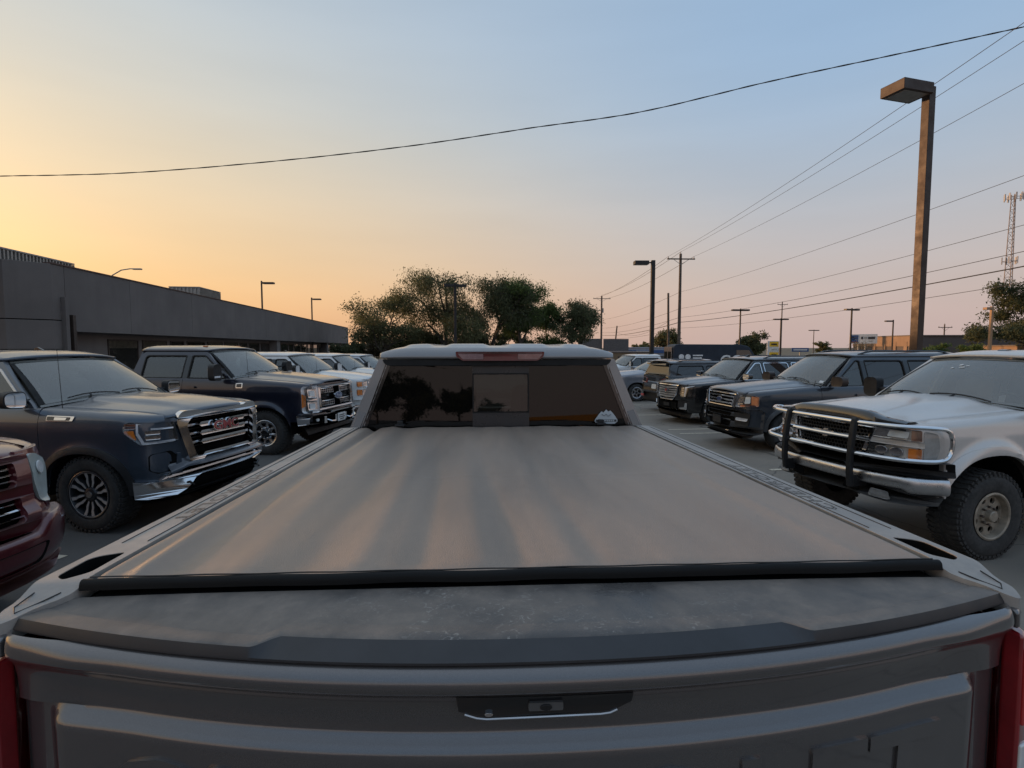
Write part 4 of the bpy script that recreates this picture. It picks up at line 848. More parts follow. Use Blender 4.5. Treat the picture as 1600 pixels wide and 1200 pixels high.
# ------------------------------------------------------------------ pewter lifted pickup with brush guard
paint('paint_pewter', (.58, .55, .52), .35, .40, .45, (.58, .52, .47))
plain('valance_grey', (.085, .085, .085), .5, 0, .2, 6)
def pewter():
    P = truckP(paint='paint_pewter', hw=1.0, front=[(.93, 0), (.92, .3), (.885, .55), (.82, .76), (.72, .90), (.52, .975), (.1, 1.0)], rear=[(-4.95, 1.0), (-5.05, .98), (-5.1, .9), (-5.1, .45), (-5.1, 0)], xf=.93, wb=3.9,
        belt=1.40, hn=1.33, zfl=.98, sill=.62, arx=.56, arz=.47, arc=.56, ztop=[(.95, 1.305), (.5, 1.345), (-.5, 1.41), (-.62, 1.41), (-2.8, 1.43), (-5.1, 1.45)],
        prof=[(.5, -.05), (.62, -.02), (.85, 0), (1.08, -.004), (1.2, -.004), (1.3, -.02), (1.46, -.07)], fprof=[(.4, -.08), (.6, 0), (.9, 0), (1.1, -.015), (1.4, -.06)], flare=[(0, .56, .54, .045), (-3.9, .56, .54, .045)],
        crown=.07, bulge=lambda u, v: .035 * sstep(.75, .45, abs(u)) * (1 - .4 * v), xn=.86, yhc=.79, yhn=.74, sF=.79, trim=.085, trim_mat='paint_pewter', trim0=.12,
        gh=dict(zt=1.90, zr=1.99, yb=.94, yt=.70, xa=-.70, xat=-1.36, xw=-.47, zw=1.465, rcr=.035, ct=.15, pillars=[(-1.62, -1.74), (-2.60, -2.7)], rail=.08))
    c = Car('pickup_truck', 'lifted pewter pickup with chrome brush guard and dusty steel wheels', 'pickup truck', 4.58, 5.82, -168.8, P, 'vehicles facing the aisle on the side of the tall lamp post')
    c.shell(); c.greenhouse(); c.wheels('holes', .43, .31, .225, out=1.03)
    c.mirrors(-.88, 1.52, (.20, .27, .14), .10, 'black_plastic')
    rt = c.root
    for y in (0, -.3, .3): panel('clearance_lamp', fillet([(-.07, 0), (.06, 0), (.02, .03), (-.05, .035)], .01), lambda a, b, o: (-1.58 + a - .15 * y * y, y + o, 1.995 - y * y * .25 + b), .09, 'smoked_acrylic', rt, off=.045, bevel=.01)
    gh = [(-.50, 1.255), (.50, 1.255), (.40, .99), (-.40, .99)]
    c.fp('front_panel', [(-.79, .97), (.79, .97), (.79, 1.30), (-.79, 1.30)], 0, .03, 'paint_pewter', holes=[gh])
    for sg in (1, -1): c.fp('corner_panel', [(sg * .79, .97), (sg * 1.02, .97), (sg * 1.02, 1.30), (sg * .79, 1.30)], .001, .03, 'paint_pewter')
    c.fp('grille_back', inset(gh, -.02), -.06, .01, 'dark_void')
    g = c.fp('grille', fillet([(-.545, 1.275), (.545, 1.275), (.455, .975), (-.455, .975)], .02), .03, .05, 'chrome', holes=[fillet([(-.50, 1.25), (.50, 1.25), (.42, 1.0), (-.42, 1.0)], .02)], bevel=.008)
    c.fp('grille_bar', [(-.49, 1.105), (.49, 1.105), (.50, 1.155), (-.50, 1.155)], .035, .05, 'chrome', parent=g, bevel=.012)
    b = B()                                                       # honeycomb
    for r in range(7):
        for k in range(-12, 13):
            a0 = (k + .5 * (r % 2)) * .040; z0 = 1.005 + r * .038
            if abs(a0) > .40 + (z0 - 1.0) * .33: continue
            hx = [(a0 + .022 * cos(t), z0 + .021 * sin(t)) for t in np.linspace(pi / 6, 2 * pi + pi / 6, 7)]
            b.tube([c.W(p[0], p[1], .0) for p in hx], .0045, 4, False)
    b.build('honeycomb', 'black_plastic', g)
    bt = [(-.10, 1.13), (-.085, 1.155), (-.035, 1.155), (-.03, 1.172), (.03, 1.172), (.035, 1.155), (.11, 1.155), (.085, 1.105), (.035, 1.105), (.03, 1.088), (-.03, 1.088), (-.035, 1.105), (-.11, 1.105)]
    c.fp('bowtie_badge', bt, .055, .03, 'chrome_dull', parent=g, bevel=.005)
    hu = fillet([(.545, 1.265), (.93, 1.265), (.93, 1.155), (.50, 1.165)], .02); hd = fillet([(.49, 1.105), (.93, 1.095), (.93, .985), (.465, .99)], .02)
    for q, h in zip((1, -1), c.fp('headlight', hu, .012, .03, 'reflector', True)):
        mr = lambda p: [(a * q, b) for a, b in p]
        c.fp('lamp_cell', mr(fillet([(.66, 1.245), (.83, 1.245), (.82, 1.18), (.64, 1.185)], .015)), .018, .006, 'clear_plastic', parent=h)
        c.fp('indicator', mr(fillet([(.845, 1.262), (.93, 1.262), (.93, 1.158), (.845, 1.16)], .012)), .016, .006, 'orange_lens' if False else 'amber_dull', parent=h)
        c.fp('lamp_lens', mr(inset(hu, .004)), .028, .004, 'lens_glass', parent=h, bevel=0)
        h2 = c.fp('headlight', mr(hd), .010, .03, 'black_gloss')
        for a0 in (.60, .73): c.fp('lamp_cell', mr([(a0 + .058 * cos(t), 1.045 + .042 * sin(t)) for t in np.linspace(0, 2 * pi, 17)[:-1]]), .02, .012, 'reflector', parent=h2, bevel=.006)
        c.fp('indicator', mr(fillet([(.83, 1.09), (.93, 1.088), (.93, .99), (.83, .992)], .008)), .020, .012, 'amber', parent=h2)
        c.fp('lamp_lens', mr(inset(hd, .004)), .030, .004, 'lens_glass', parent=h2, bevel=0)
        c.fp('lamp_divider', mr(fillet([(.50, 1.16), (.95, 1.15), (.95, 1.10), (.485, 1.11)], .008)), .022, .03, 'paint_pewter')
        c.fp('marker_lens', mr(fillet([(.945, 1.262), (1.06, 1.24), (1.08, 1.10), (1.05, .99), (.945, .985)], .03)), .012, .02, 'clear_grey')
    # bumper
    bp = c.patch('front_bumper', -1.12, 1.12, .665, .832, .055, .08, 'chrome_worn', f=lambda a: (.665 + .03 * sstep(.86, .80, abs(a)), .832), bulge=.035, bevel=.003)
    c.fp('bumper_pad', fillet([(-1.16, .97), (1.16, .97), (1.16, .84), (.32, .84), (.28, .87), (-.28, .87), (-.32, .84), (-1.16, .84)], .015), .085, .11, 'black_plastic', parent=bp, bevel=.015)
    c.fp('valance', [(-1.10, .655), (-.86, .655), (-.80, .695), (.80, .695), (.86, .655), (1.10, .655), (1.07, .56), (.70, .54), (.50, .56), (.36, .58), (-.36, .58), (-.50, .56), (-.70, .54), (-1.07, .56)], .055, .08, 'valance_grey', parent=bp, bevel=.012)
    for sg in (1, -1):
        c.fp('fog_lamp', fillet([(sg * .52, .575), (sg * .72, .57), (sg * .70, .65), (sg * .55, .66)], .02), .06, .02, 'reflector', parent=bp)
        c.fp('tow_opening', fillet([(sg * .26, .60), (sg * .44, .60), (sg * .42, .68), (sg * .28, .68)], .02), .058, .01, 'dark_void', parent=bp)
    # brush guard
    gd = bpy.data.objects.new('brush_guard', bpy.data.meshes.new('x')); bpy.data.objects.remove(gd)
    def path(z0, z1, o=.17): return [c.W(s_, z, o_) for s_, z, o_ in ((.42, z0, o), (.60, z0, o), (.80, z0, o - .01), (.98, z0, o - .05), (1.08, lerp(z0, z1, .06), o - .08), (1.13, lerp(z0, z1, .22), o - .10), (1.14, lerp(z0, z1, .5), o - .10), (1.12, lerp(z0, z1, .8), o - .10), (1.06, lerp(z0, z1, .95), o - .07), (.96, z1, o - .04), (.80, z1, o), (.60, z1, o), (.42, z1, o))]
    b = B(); rp = [tuple(p) for p in catmull(path(1.305, .995), 5)]; lf = [(p[0], -p[1], p[2]) for p in rp]
    b.tube(rp + lf[::-1] + [rp[0]], .021, 10, False)
    guard = b.build('brush_guard', 'chrome', rt)
    B().tube([c.W(s_, 1.145, .155) for s_ in np.linspace(-.42, .42, 13)], .019, 8).build('guard_bar', 'chrome', guard)
    for sg in (1, -1):
        b = B(); pts = [(1.335, .17), (1.31, .185), (1.2, .19), (1.0, .19), (.8, .185), (.66, .165)]
        for k in range(len(pts) - 1):
            p0 = Vector(c.W(sg * .42, pts[k][0], pts[k][1])); p1 = Vector(c.W(sg * .42, pts[k + 1][0], pts[k + 1][1])); d_ = (p0 - p1); q_ = d_.to_track_quat('Z', 'X').to_matrix()
            b.box((p0 + p1) / 2, (.055, .05, d_.length + .012), mat=q_)
        b.build('guard_upright', 'black_plastic', guard, bevel=.008)
        B().box(Vector(c.W(sg * .42, .70, .06)), (.22, .03, .12)).build('guard_bracket', 'black_plastic', guard)
    # smoked bug shield along the hood lip
    V = []
    for k in range(33):
        y = lerp(-.80, .80, k / 32); u = y / .80; p = c.hoodf(.995, (u * .98 + 1) / 2); e = 1 - .35 * sstep(.55, .75, abs(u))
        for dx, dz in ((-.13, .020), (-.06, .050 * e + .012), (.02, .066 * e), (.05, .045 * e), (.045, -.045)): V.append((p[0] + dx - .05 * max(0, abs(u) - .8), y, p[2] + dz))
    obj('hood_shield', V, [(i * 5 + j, i * 5 + j + 1, (i + 1) * 5 + j + 1, (i + 1) * 5 + j) for i in range(32) for j in range(4)], 'smoked_acrylic', rt, recalc=True, sharp=60)
    # old stickers on the glass
    for (u, v, su, sv) in ((.44, .80, .03, .05), (.47, .74, .05, .03), (.40, .72, .02, .04), (.50, .78, .03, .02)):
        def wmap(a, b, o): p = c.ws(v + b, u + a); return (p[0] + .004, p[1], p[2] + .006 + o)
        panel('sticker_residue', fillet([(-su / 2, -sv / 2), (su / 2, -sv * .2), (su * .3, sv / 2), (-su * .4, sv * .3)], .01), wmap, .001, 'plate_white', rt, d=.02, bevel=0)
plain('clear_grey', (.30, .30, .29), .25, 0, .2, 8, coat=1)
plain('chrome_worn', (.55, .55, .56), .30, 1, .12, 4)
pewter()

# ------------------------------------------------------------------ dark blue-grey SUV with chrome bar grille
paint('paint_bluegrey', (.030, .039, .054), .4, .3, .42, (.24, .20, .17))
plain('bumper_grey', (.065, .066, .070), .4, .1, .25, 5)
def bluegrey():
    P = suvP(paint='paint_bluegrey', hw=1.0, trim=.07, trim_mat='bumper_grey', xr=-4.3, flare=[(0, .42, .46, .02), (-3.0, .42, .46, .02)], belt=1.29, hn=1.2, ztop=[(.95, 1.165), (.5, 1.215), (-.5, 1.295), (-.7, 1.295), (-4.3, 1.34)])
    P['gh'].update(zt=1.87, zr=1.96, xa=-.80, xat=-1.52, zw=1.365, ap=.11, xw=-.58); P['xcowl'] = -.62; P['cuts'] = [-.66, -1.70, -2.66]
    c = Car('sport_utility_vehicle', 'dark blue grey SUV with three chrome grille bars and orange headlamp corners', 'SUV', 5.83, 11.15, -175.0, P, 'vehicles facing the aisle on the side of the tall lamp post')
    c.shell(False); c.greenhouse(False); c.wheels('five', .40, .27, .245, out=.965, lug=False); suv_rear(c, fillet([(.72, .95), (.95, .95), (.95, 1.28), (.74, 1.28)], .03))
    c.mirrors(-.92, 1.40, (.30, .21, .16), .09, 'mirror_brown'); roof_rails(c, -1.75, -3.9, .60, 1.925, .07)
    B().tube([(-.62, .80, 1.28), (-.66, .80, 1.42)], [.012, .004], 6).build('antenna_base', 'black_plastic', c.root)
    rt = c.root; m = 'paint_bluegrey'
    gh = [(-.52, 1.135), (.52, 1.135), (.44, .885), (-.44, .885)]
    c.fp('front_panel', [(-.80, .78), (.80, .78), (.80, 1.15), (-.80, 1.15)], 0, .03, m, holes=[gh])
    for sg in (1, -1): c.fp('corner_panel', [(sg * .80, .50), (sg * 1.0, .50), (sg * 1.0, 1.12), (sg * .80, 1.12)], .001, .03, m)
    c.fp('grille_back', inset(gh, -.02), -.06, .01, 'dark_void')
    g = c.fp('grille', fillet([(-.56, 1.155), (.56, 1.155), (.475, .87), (-.475, .87)], .02), .03, .05, 'chrome', holes=[fillet([(-.50, 1.125), (.50, 1.125), (.43, .895), (-.43, .895)], .02)], bevel=.008)
    for z in (1.07, 1.0, .935):
        w = .50 - (1.13 - z) * .3; c.fp('grille_bar', [(-w, z - .016), (w, z - .016), (w, z + .016), (-w, z + .016)], .03, .05, 'chrome', parent=g, bevel=.008)
    for sg in (1, -1): c.fp('grille_end', [(sg * .55, 1.16), (sg * .63, 1.13), (sg * .55, .86), (sg * .46, .87)], .035, .05, 'chrome', parent=g, bevel=.008)
    ov = [(.10 * cos(t), 1.0 + .048 * sin(t)) for t in np.linspace(0, 2 * pi, 25)[:-1]]
    c.fp('badge', ov, .05, .03, 'chrome', bevel=.006); c.fp('badge_face', [(a * .86, 1.0 + (b - 1.0) * .8) for a, b in ov], .053, .006, 'badge_blue', bevel=0)
    hl = fillet([(.60, 1.125), (.99, 1.12), (1.04, 1.09), (1.035, .93), (1.0, .91), (.53, .875)], .02)
    for q, h in zip((1, -1), c.fp('headlight', hl, .012, .03, 'lamp_white', True)):
        mr = lambda p: [(a * q, b) for a, b in p]
        c.fp('indicator', mr(fillet([(.90, 1.11), (1.035, 1.10), (1.03, .92), (.66, .895), (.68, .93), (.90, .95)], .012)), .018, .008, 'orange_lens', parent=h)
        c.fp('lamp_cell', mr(fillet([(.64, 1.10), (.76, 1.10), (.74, .95), (.60, .94)], .02)), .018, .008, 'reflector', parent=h)
        c.fp('lamp_cell', mr(fillet([(.78, 1.10), (.88, 1.10), (.88, .97), (.76, .96)], .02)), .018, .008, 'clear_plastic', parent=h)
        c.fp('lamp_lens', mr(inset(hl, .004)), .030, .004, 'lens_glass', parent=h, bevel=0)
    hs = [fillet([(-.42, .58), (.42, .58), (.46, .66), (-.46, .66)], .02)]
    bo = [(-1.06, .86), (-.55, .84), (.55, .84), (1.06, .86), (1.14, .80), (1.12, .38), (.95, .33), (-.95, .33), (-1.12, .38), (-1.14, .80)]
    bp = c.fp('front_bumper', bo, .04, .06, 'bumper_grey', holes=[fillet([(-.44, .68), (.44, .68), (.48, .76), (-.48, .76)], .02), fillet([(-.42, .46), (.42, .46), (.46, .58), (-.46, .58)], .02)], bevel=.015)
    c.fp('bumper_mesh', [(-.5, .45), (.5, .45), (.5, .78), (-.5, .78)], .0, .02, 'dark_void', parent=bp)
    c.fp('bumper_strip', [(-.46, .60), (.46, .60), (.46, .615), (-.46, .615)], .052, .02, 'chrome_dull', parent=bp)
    c.fp('lower_lip', [(-.98, .36), (.98, .36), (.9, .27), (-.9, .27)], .03, .04, 'valance_grey', parent=bp)
    for q in (1, -1):
        mr = lambda p: [(a * q, b) for a, b in p]
        c.fp('fog_recess', mr(fillet([(.58, .52), (.86, .52), (.90, .78), (.56, .78)], .03)), .044, .02, 'black_plastic', parent=bp)
        c.fp('fog_lamp', mr(fillet([(.60, .62), (.84, .615), (.86, .67), (.62, .68)], .02)), .056, .03, 'lamp_white', parent=bp, bevel=.01)
        B().tube([c.W(q * .36, .40, .02), c.W(q * .36, .39, .09), c.W(q * .44, .39, .09), c.W(q * .44, .40, .02)], .012, 6).build('tow_hook', 'chrome_dull', bp)
    c.fp('number_plate_bracket', fillet([(-.16, .50), (.16, .50), (.16, .66), (-.16, .66)], .01), .068, .012, 'black_plastic', parent=bp)
    def wmap(a, b, o): p = c.ws(.10 + b, .94 + a); return (p[0] + .004, p[1], p[2] + .006 + o)
    panel('windshield_sticker', [(-.02, -.02), (.02, -.02), (.02, .045), (-.02, .045)], wmap, .001, 'plate_white', rt, d=.05, bevel=0)
plain('mirror_brown', (.035, .024, .020), .45, 0, .3, 8)
bluegrey()

# ------------------------------------------------------------------ glossy black SUV with tall chrome grille
paint('paint_black', (.008, .008, .009), .2, .22, .34, (.22, .17, .15))
def black_suv():
    P = suvP(paint='paint_black', hw=1.02, front=[(.95, 0), (.935, .3), (.90, .52), (.82, .74), (.68, .90), (.46, .995), (.1, 1.02)], rear=[(-4.0, 1.02), (-4.15, .98), (-4.2, .85), (-4.2, .45), (-4.2, 0)], xf=.95, belt=1.25, hn=1.17, sill=.36, zfl=.36, ztop=[(.95, 1.14), (.5, 1.185), (-.5, 1.255), (-.7, 1.255), (-4.2, 1.30)])
    P['gh'].update(zt=1.80, zr=1.89, trim='chrome', zw=1.325); P['handle'] = 'chrome'
    c = Car('sport_utility_vehicle', 'glossy black SUV with tall silver slatted grille and vertical headlamps', 'SUV', 6.18, 15.6, -166.4, P, 'vehicles facing the aisle on the side of the tall lamp post')
    c.shell(False); c.greenhouse(False); c.wheels('seven', .40, .28, .28, out=.99, lug=False); suv_rear(c, fillet([(.80, .75), (.95, .75), (.95, 1.3), (.84, 1.3)], .02))
    c.mirrors(-.95, 1.36, (.26, .18, .14), .06, 'paint_black', 'chrome'); roof_rails(c, -1.9, -3.8, .60, 1.865, .06)
    panel('roof_fin', [(0, 0), (-.20, 0), (-.19, .06), (-.15, .075)], lambda a, b, o: (-1.72 + a, o, 1.895 + b), .04, 'black_gloss', c.root, off=.02, bevel=.006)
    m = 'paint_black'; rt = c.root
    gh = [(-.46, 1.12), (.46, 1.12), (.43, .86), (.30, .72), (-.30, .72), (-.43, .86)]
    c.fp('front_panel', [(-.80, .36), (.80, .36), (.80, 1.125), (-.80, 1.125)], 0, .03, m, holes=[gh])
    for sg in (1, -1): c.fp('corner_panel', [(sg * .80, .36), (sg * 1.02, .36), (sg * 1.02, 1.10), (sg * .80, 1.10)], .001, .03, m)
    c.fp('grille_back', inset(gh, -.02), -.05, .01, 'alloy_dark')
    g = c.fp('grille', fillet([(-.50, 1.145), (.50, 1.145), (.47, .85), (.32, .69), (-.32, .69), (-.47, .85)], .02), .03, .05, 'chrome', holes=[fillet([(-.455, 1.105), (.455, 1.105), (.425, .865), (.30, .725), (-.30, .725), (-.425, .865)], .02)], bevel=.008)
    for z in (1.05, .985, .92, .855, .79):
        w = .45 - max(0, .86 - z) * .9 - (1.1 - z) * .08; c.fp('grille_bar', [(-w, z - .018), (-.0, z - .030), (w, z - .018), (w, z + .018), (0, z + .006), (-w, z + .018)], .025, .05, 'alloy_machined', parent=g, bevel=.008)
    c.fp('crest_badge', fillet([(-.07, 1.01), (.07, 1.01), (.05, .93), (0, .90), (-.05, .93)], .01), .06, .04, 'chrome', parent=g)
    c.fp('crest_inlay', fillet([(-.05, .995), (.05, .995), (.035, .94), (0, .92), (-.035, .94)], .008), .064, .01, 'badge_red', parent=g)
    hl = fillet([(.60, 1.08), (.70, 1.11), (1.02, 1.135), (1.0, 1.10), (.83, 1.06), (.76, .80), (.62, .80), (.58, .86)], .02)
    for q, h in zip((1, -1), c.fp('headlight', hl, .012, .03, 'black_gloss', True)):
        mr = lambda p: [(a * q, b) for a, b in p]
        c.fp('light_strip', mr(fillet([(.73, 1.085), (1.0, 1.125), (.99, 1.108), (.79, 1.065), (.745, .815), (.705, .815)], .008)), .022, .014, 'lamp_white', parent=h)
        for k in range(4): z = .84 + k * .062; c.fp('lamp_cell', mr(fillet([(.62, z), (.69, z), (.695, z + .045), (.625, z + .045)], .01)), .018, .008, 'reflector', parent=h)
        c.fp('lamp_lens', mr(inset(hl, .004)), .030, .004, 'lens_glass', parent=h, bevel=0)
        c.fp('air_intake', mr(fillet([(.50, .44), (.80, .44), (.84, .70), (.56, .72), (.50, .66)], .03)), .008, .02, 'black_plastic')
        c.fp('fog_lamp', mr(fillet([(.56, .46), (.79, .455), (.80, .63), (.74, .64), (.72, .52), (.57, .50)], .015)), .02, .02, 'chrome')
    c.fp('lower_grille', fillet([(-.44, .44), (.44, .44), (.44, .64), (-.44, .64)], .03), .008, .02, 'dark_void')
    c.fp('number_plate_bracket', [(-.14, .50), (.14, .50), (.14, .60), (-.14, .60)], .02, .012, 'black_plastic')
    c.fp('chrome_strip', [(-.82, .43), (.82, .43), (.82, .405), (-.82, .405)], .03, .04, 'chrome')
    c.fp('chin', [(-.95, .37), (.95, .37), (.86, .20), (-.86, .20)], .0, .03, 'black_plastic')
black_suv()
# ------------------------------------------------------------------ the grey pickup in front, seen from its tailgate
paint('paint_steel', (.120, .113, .113), .55, .26, .14, (.34, .30, .27))
paint('paint_steel_dusty', (.24, .235, .235), .35, .42, .45, (.44, .41, .39))
def dusty(name, c, dust, lo, hi, rough=.6, sc1=3.0, streak=(1, 1, 1), bump=.2, spec=.5):
    m, N, L, b = _mat(name); v = _obj(N)
    mp = N.new('ShaderNodeMapping'); mp.inputs['Scale'].default_value = streak; L.new(v, mp.inputs[0])
    n1 = _noise(N, L, sc1, 7, .62, mp.outputs[0], .4); n2 = _noise(N, L, 45, 5, .7, v); n3 = _noise(N, L, 420, 2, .6, v)
    f = _ramp(N, L, n1, lo, hi); f = _mathn(N, L, 'MULTIPLY', f, _ramp(N, L, n2, .25, .70, (.58,) * 3, (1,) * 3))
    L.new(_mix(N, L, f, c, dust), b.inputs['Base Color']); b.inputs['Specular IOR Level'].default_value = spec
    L.new(_mix(N, L, f, (rough * .72,) * 3, (rough * 1.15,) * 3), b.inputs['Roughness'])
    L.new(_bump(N, L, _mathn(N, L, 'ADD', _mathn(N, L, 'MULTIPLY', n3, .6), _mathn(N, L, 'MULTIPLY', n2, .3)), bump, .004), b.inputs['Normal'])
    return m, N, L, b, v, f
dusty('vinyl', (.200, .163, .135), (.375, .287, .224), .22, .80, .50, 2.4, (.35, 1.9, 1), .8)
dusty('rail_plastic', (.20, .19, .18), (.45, .40, .35), .30, .70, .62, 4, (1, 1, 1), .25)
dusty('hem_black', (.006, .006, .006), (.013, .012, .011), .45, .8, .75, 8, (1, 1, 1), .3, .2)
def cap_mat():
    m, N, L, b, v, f = dusty('cap_plastic', (.080, .075, .072), (.26, .218, .182), .26, .74, .60, 6.5, (1, 1, 1), .2, .3)
    # dried water marks and smeared dust in the middle of the cap
    sp = N.new('ShaderNodeSeparateXYZ'); L.new(v, sp.inputs[0])
    mid = _ramp(N, L, _mathn(N, L, 'ABSOLUTE', sp.outputs[1], 0), .20, .50, (1, 1, 1), (0, 0, 0))
    mpp = N.new('ShaderNodeMapping'); mpp.inputs['Scale'].default_value = (1, .7, 1); L.new(v, mpp.inputs[0])
    fl = _ramp(N, L, _noise(N, L, 75, 4, .55, mpp.outputs[0], 1.6), .57, .64)            # dried drips and scuffs
    pt = _ramp(N, L, _noise(N, L, 9, 5, .6, v, .6), .44, .62)
    k = _mathn(N, L, 'MULTIPLY', _mathn(N, L, 'MULTIPLY', fl, mid), pt)
    wet = _mathn(N, L, 'MULTIPLY', _ramp(N, L, _noise(N, L, 5, 5, .6, mpp.outputs[0], .8), .48, .60), mid)
    old = b.inputs['Base Color'].links[0].from_socket
    c2 = _mix(N, L, _mathn(N, L, 'MULTIPLY', wet, .6), old, (.05, .05, .052))
    L.new(_mix(N, L, _mathn(N, L, 'MULTIPLY', k, .6), c2, (.33, .31, .28)), b.inputs['Base Color'])
    oldr = b.inputs['Roughness'].links[0].from_socket
    L.new(_mix(N, L, wet, oldr, (.22,) * 3), b.inputs['Roughness'])
cap_mat()
plain('cap_dark', (.022, .022, .024), .45, 0, .25, 5)
plain('groove_soft', (.085, .080, .075), .8)
plain('groove', (.030, .029, .028), .8)
plain('sticker_white', (.42, .46, .48), .5, 0, .1, 10)
def own():
    AX = 6.32
    P = truckP(paint='paint_steel', handle='paint_steel', xr=-5.40, rear=[(-5.06, 1.045), (-5.22, 1.04), (-5.298, 1.022), (-5.328, .994), (-5.336, .965), (-5.345, .90), (-5.36, .5), (-5.37, 0)], rcut=1.20, zrl=.70,
        ztop=[(.95, 1.37), (.5, 1.415), (-.5, 1.47), (-.62, 1.47), (-2.85, 1.47), (-2.92, 1.500), (-5.0, 1.520), (-5.24, 1.510), (-5.42, 1.500)], cuts=[-.60, -1.72, -2.895],
        prof=[(.45, -.05), (.6, -.025), (.85, 0), (1.05, -.006), (1.22, 0), (1.34, -.012), (1.48, -.03), (1.57, -.045)], flare=[(0, .46, .52, .03), (-4.06, .46, .52, .03)])
    P['gh'].update(zt=1.975, zr=2.06, yb=.955, yt=.745, noback=1, noroof=1); P['cab'] = (-2.79, -2.90)
    c = Car('pickup_truck', 'grey pickup with dusty soft bed cover and tinted sliding rear window', 'pickup truck', 0, AX, 90, P)
    c.shell(); c.greenhouse(); c.wheels('eight', .435, .30, .25, out=.995)
    rt = c.root; cv = lambda X, Y, Z: (Y - AX, -X, Z)
    for o in list(rt.children):
        if o.name.split('.')[0] in ('tailgate', 'bed_floor'): bpy.data.objects.remove(o)
    b = B(); b.box(cv(0, 2.2, 1.05), (2.3, 1.75, .05)); b.build('bed_floor', 'black_plastic', rt)
    zr = lambda Y: lerp(1.567, 1.533, (Y - 1.08) / 2.35)
    hx = lambda Y: lerp(.902, .880, (Y - 1.08) / 2.3)
    # soft cover with long slack folds
    folds = [(-.825, 1.09, -.875, 2.1, .024, .0150), (-.872, 1.1, -.875, 3.3, .030, -.0090), (-.765, 1.1, -.79, 3.3, .036, -.0130), (-.60, 1.1, -.66, 3.3, .05, .0045), (-.46, 1.1, -.56, 3.3, .06, -.0045), (-.36, 1.1, -.46, 3.4, .045, .003), (-.24, 1.1, -.36, 3.4, .05, -.0040), (-.12, 1.1, -.20, 3.4, .05, .0026), (-.03, 1.1, -.13, 3.4, .045, -.0032), (.10, 1.1, .02, 3.4, .05, .002), (.18, 1.1, .06, 3.4, .04, -.0024), (.34, 1.1, .30, 3.4, .07, .0020), (.52, 1.1, .46, 3.4, .06, -.0018), (.76, 1.1, .70, 3.4, .03, .0022), (.68, 1.1, .74, 3.4, .05, -.0024)]
    nz = np.random.default_rng(3).normal(size=(60, 4))
    def cov(i, j):
        Y = lerp(1.098, 3.40, i); X = lerp(-1, 1, j) * hx(Y); z = zr(Y) + .011
        z -= .006 * sin(pi * j) * sin(pi * i)                                # sag
        for x0, y0, x1, y1, w, a in folds:
            xc = lerp(x0, x1, (Y - y0) / (y1 - y0)) + .012 * sin(Y * 2.3 + x0 * 9); z += 2.0 * a * math.exp(-((X - xc) / (w * .85)) ** 2) * (.66 + .34 * sin(Y * 1.7 + x0 * 5)) * (sstep(0, .05, j) * sstep(1, .95, j)) * lerp(.12, 1, sstep(0, .035, i))
        for k in range(24):
            z += .00035 * sin(X * (8 + 9 * abs(nz[k, 0])) + nz[k, 1] * 6 + Y * 3 * nz[k, 2]) * sin(Y * 7 * nz[k, 3] + k)
        z += .004 * math.exp(-((Y - 2.02) / .012) ** 2) * .35 + .0035 * math.exp(-((Y - 2.72) / .012) ** 2) * .3      # bows under the cloth
        if X > .35 and Y > 2.2: z += .002 * math.exp(-((X - .45 - (Y - 2.2) * .18 + .02 * sin(Y * 9)) / .018) ** 2)
        e = abs(lerp(-1, 1, j)); z -= .010 * max(0, (e - .985) / .015); z -= .005 * sstep(.022, 0, i)
        return cv(X, Y, z)
    cover = grid('bed_cover', 130, 220, cov, 'vinyl', rt, sharp=60, solid=.002)
    # rolled hem and seal strip
    V = []; n = 60; pr = [(1.112, .0140), (1.106, .0170), (1.100, .0170), (1.095, .0135), (1.093, .008), (1.0925, .003), (1.092, -.002), (1.098, -.004)]
    for k in range(n + 1):
        X = lerp(-.906, .906, k / n)
        for y, z in pr: V.append(cv(X, y + .002 * sin(X * 17), 1.566 + z + .0008 * sin(X * 23 + 1)))
    m = len(pr); hem = obj('cover_hem', V, [(i * m + j, i * m + j + 1, (i + 1) * m + j + 1, (i + 1) * m + j) for i in range(n) for j in range(m - 1)] + [tuple(range(m)), tuple(range(n * m, n * m + m))], 'hem_black', rt, recalc=True, sharp=50)
    B().tube([cv(lerp(-.895, .895, t), 1.1085, 1.5842 + .0006 * sin(t * 60)) for t in np.linspace(0, 1, 120)], .0016, 5).build('hem_stitching', 'groove', hem)
    b = B(); b.box(cv(0, 1.115, 1.49), (.04, 1.76, .12)); b.build('hem_gap_block', 'dark_void', rt)  # dark block added under the hem to stop light showing through
    for sg in (1, -1):
        # rail cap with stake pocket
        o_ = [(.888, 3.43), (.908, 1.092), (.912, 1.082), (.966, 1.010), (.990, .996), (1.006, 1.03), (1.012, 1.12), (1.010, 1.6), (.995, 3.43)]
        hole = fillet([(.926, 1.270), (.975, 1.256), (.990, 1.238), (.986, 1.142), (.958, 1.118), (.924, 1.150)], .014)
        mp = lambda a, b, o: cv(sg * a, b, zr(b) + .012 - .10 * max(0, a - .91) * .6 - .014 * max(0, (1.06 - b) / .064) ** 2 - .020 * sstep(1.13, 1.06, b) + o)
        rail = panel('bed_rail', fillet(o_, [0, 0, .004, .01, .012, .012, .02, 0, 0]), mp, .04, 'rail_plastic', rt, [hole], .025, .0, .0)
        b = B(); b.box(cv(sg * .956, 1.19, zr(1.2) - .085), (.17, .085, .10)); b.build('stake_pocket', 'dark_void', rail)
        panel('pocket_shade_ring', inset(hole, -.002), lambda a, b, o: mp(a, b, o), .04, 'dark_void', rail, [inset(hole, .003)], .02, 0, -.0015)  # dark ring and the block below it paint in the hole's shade
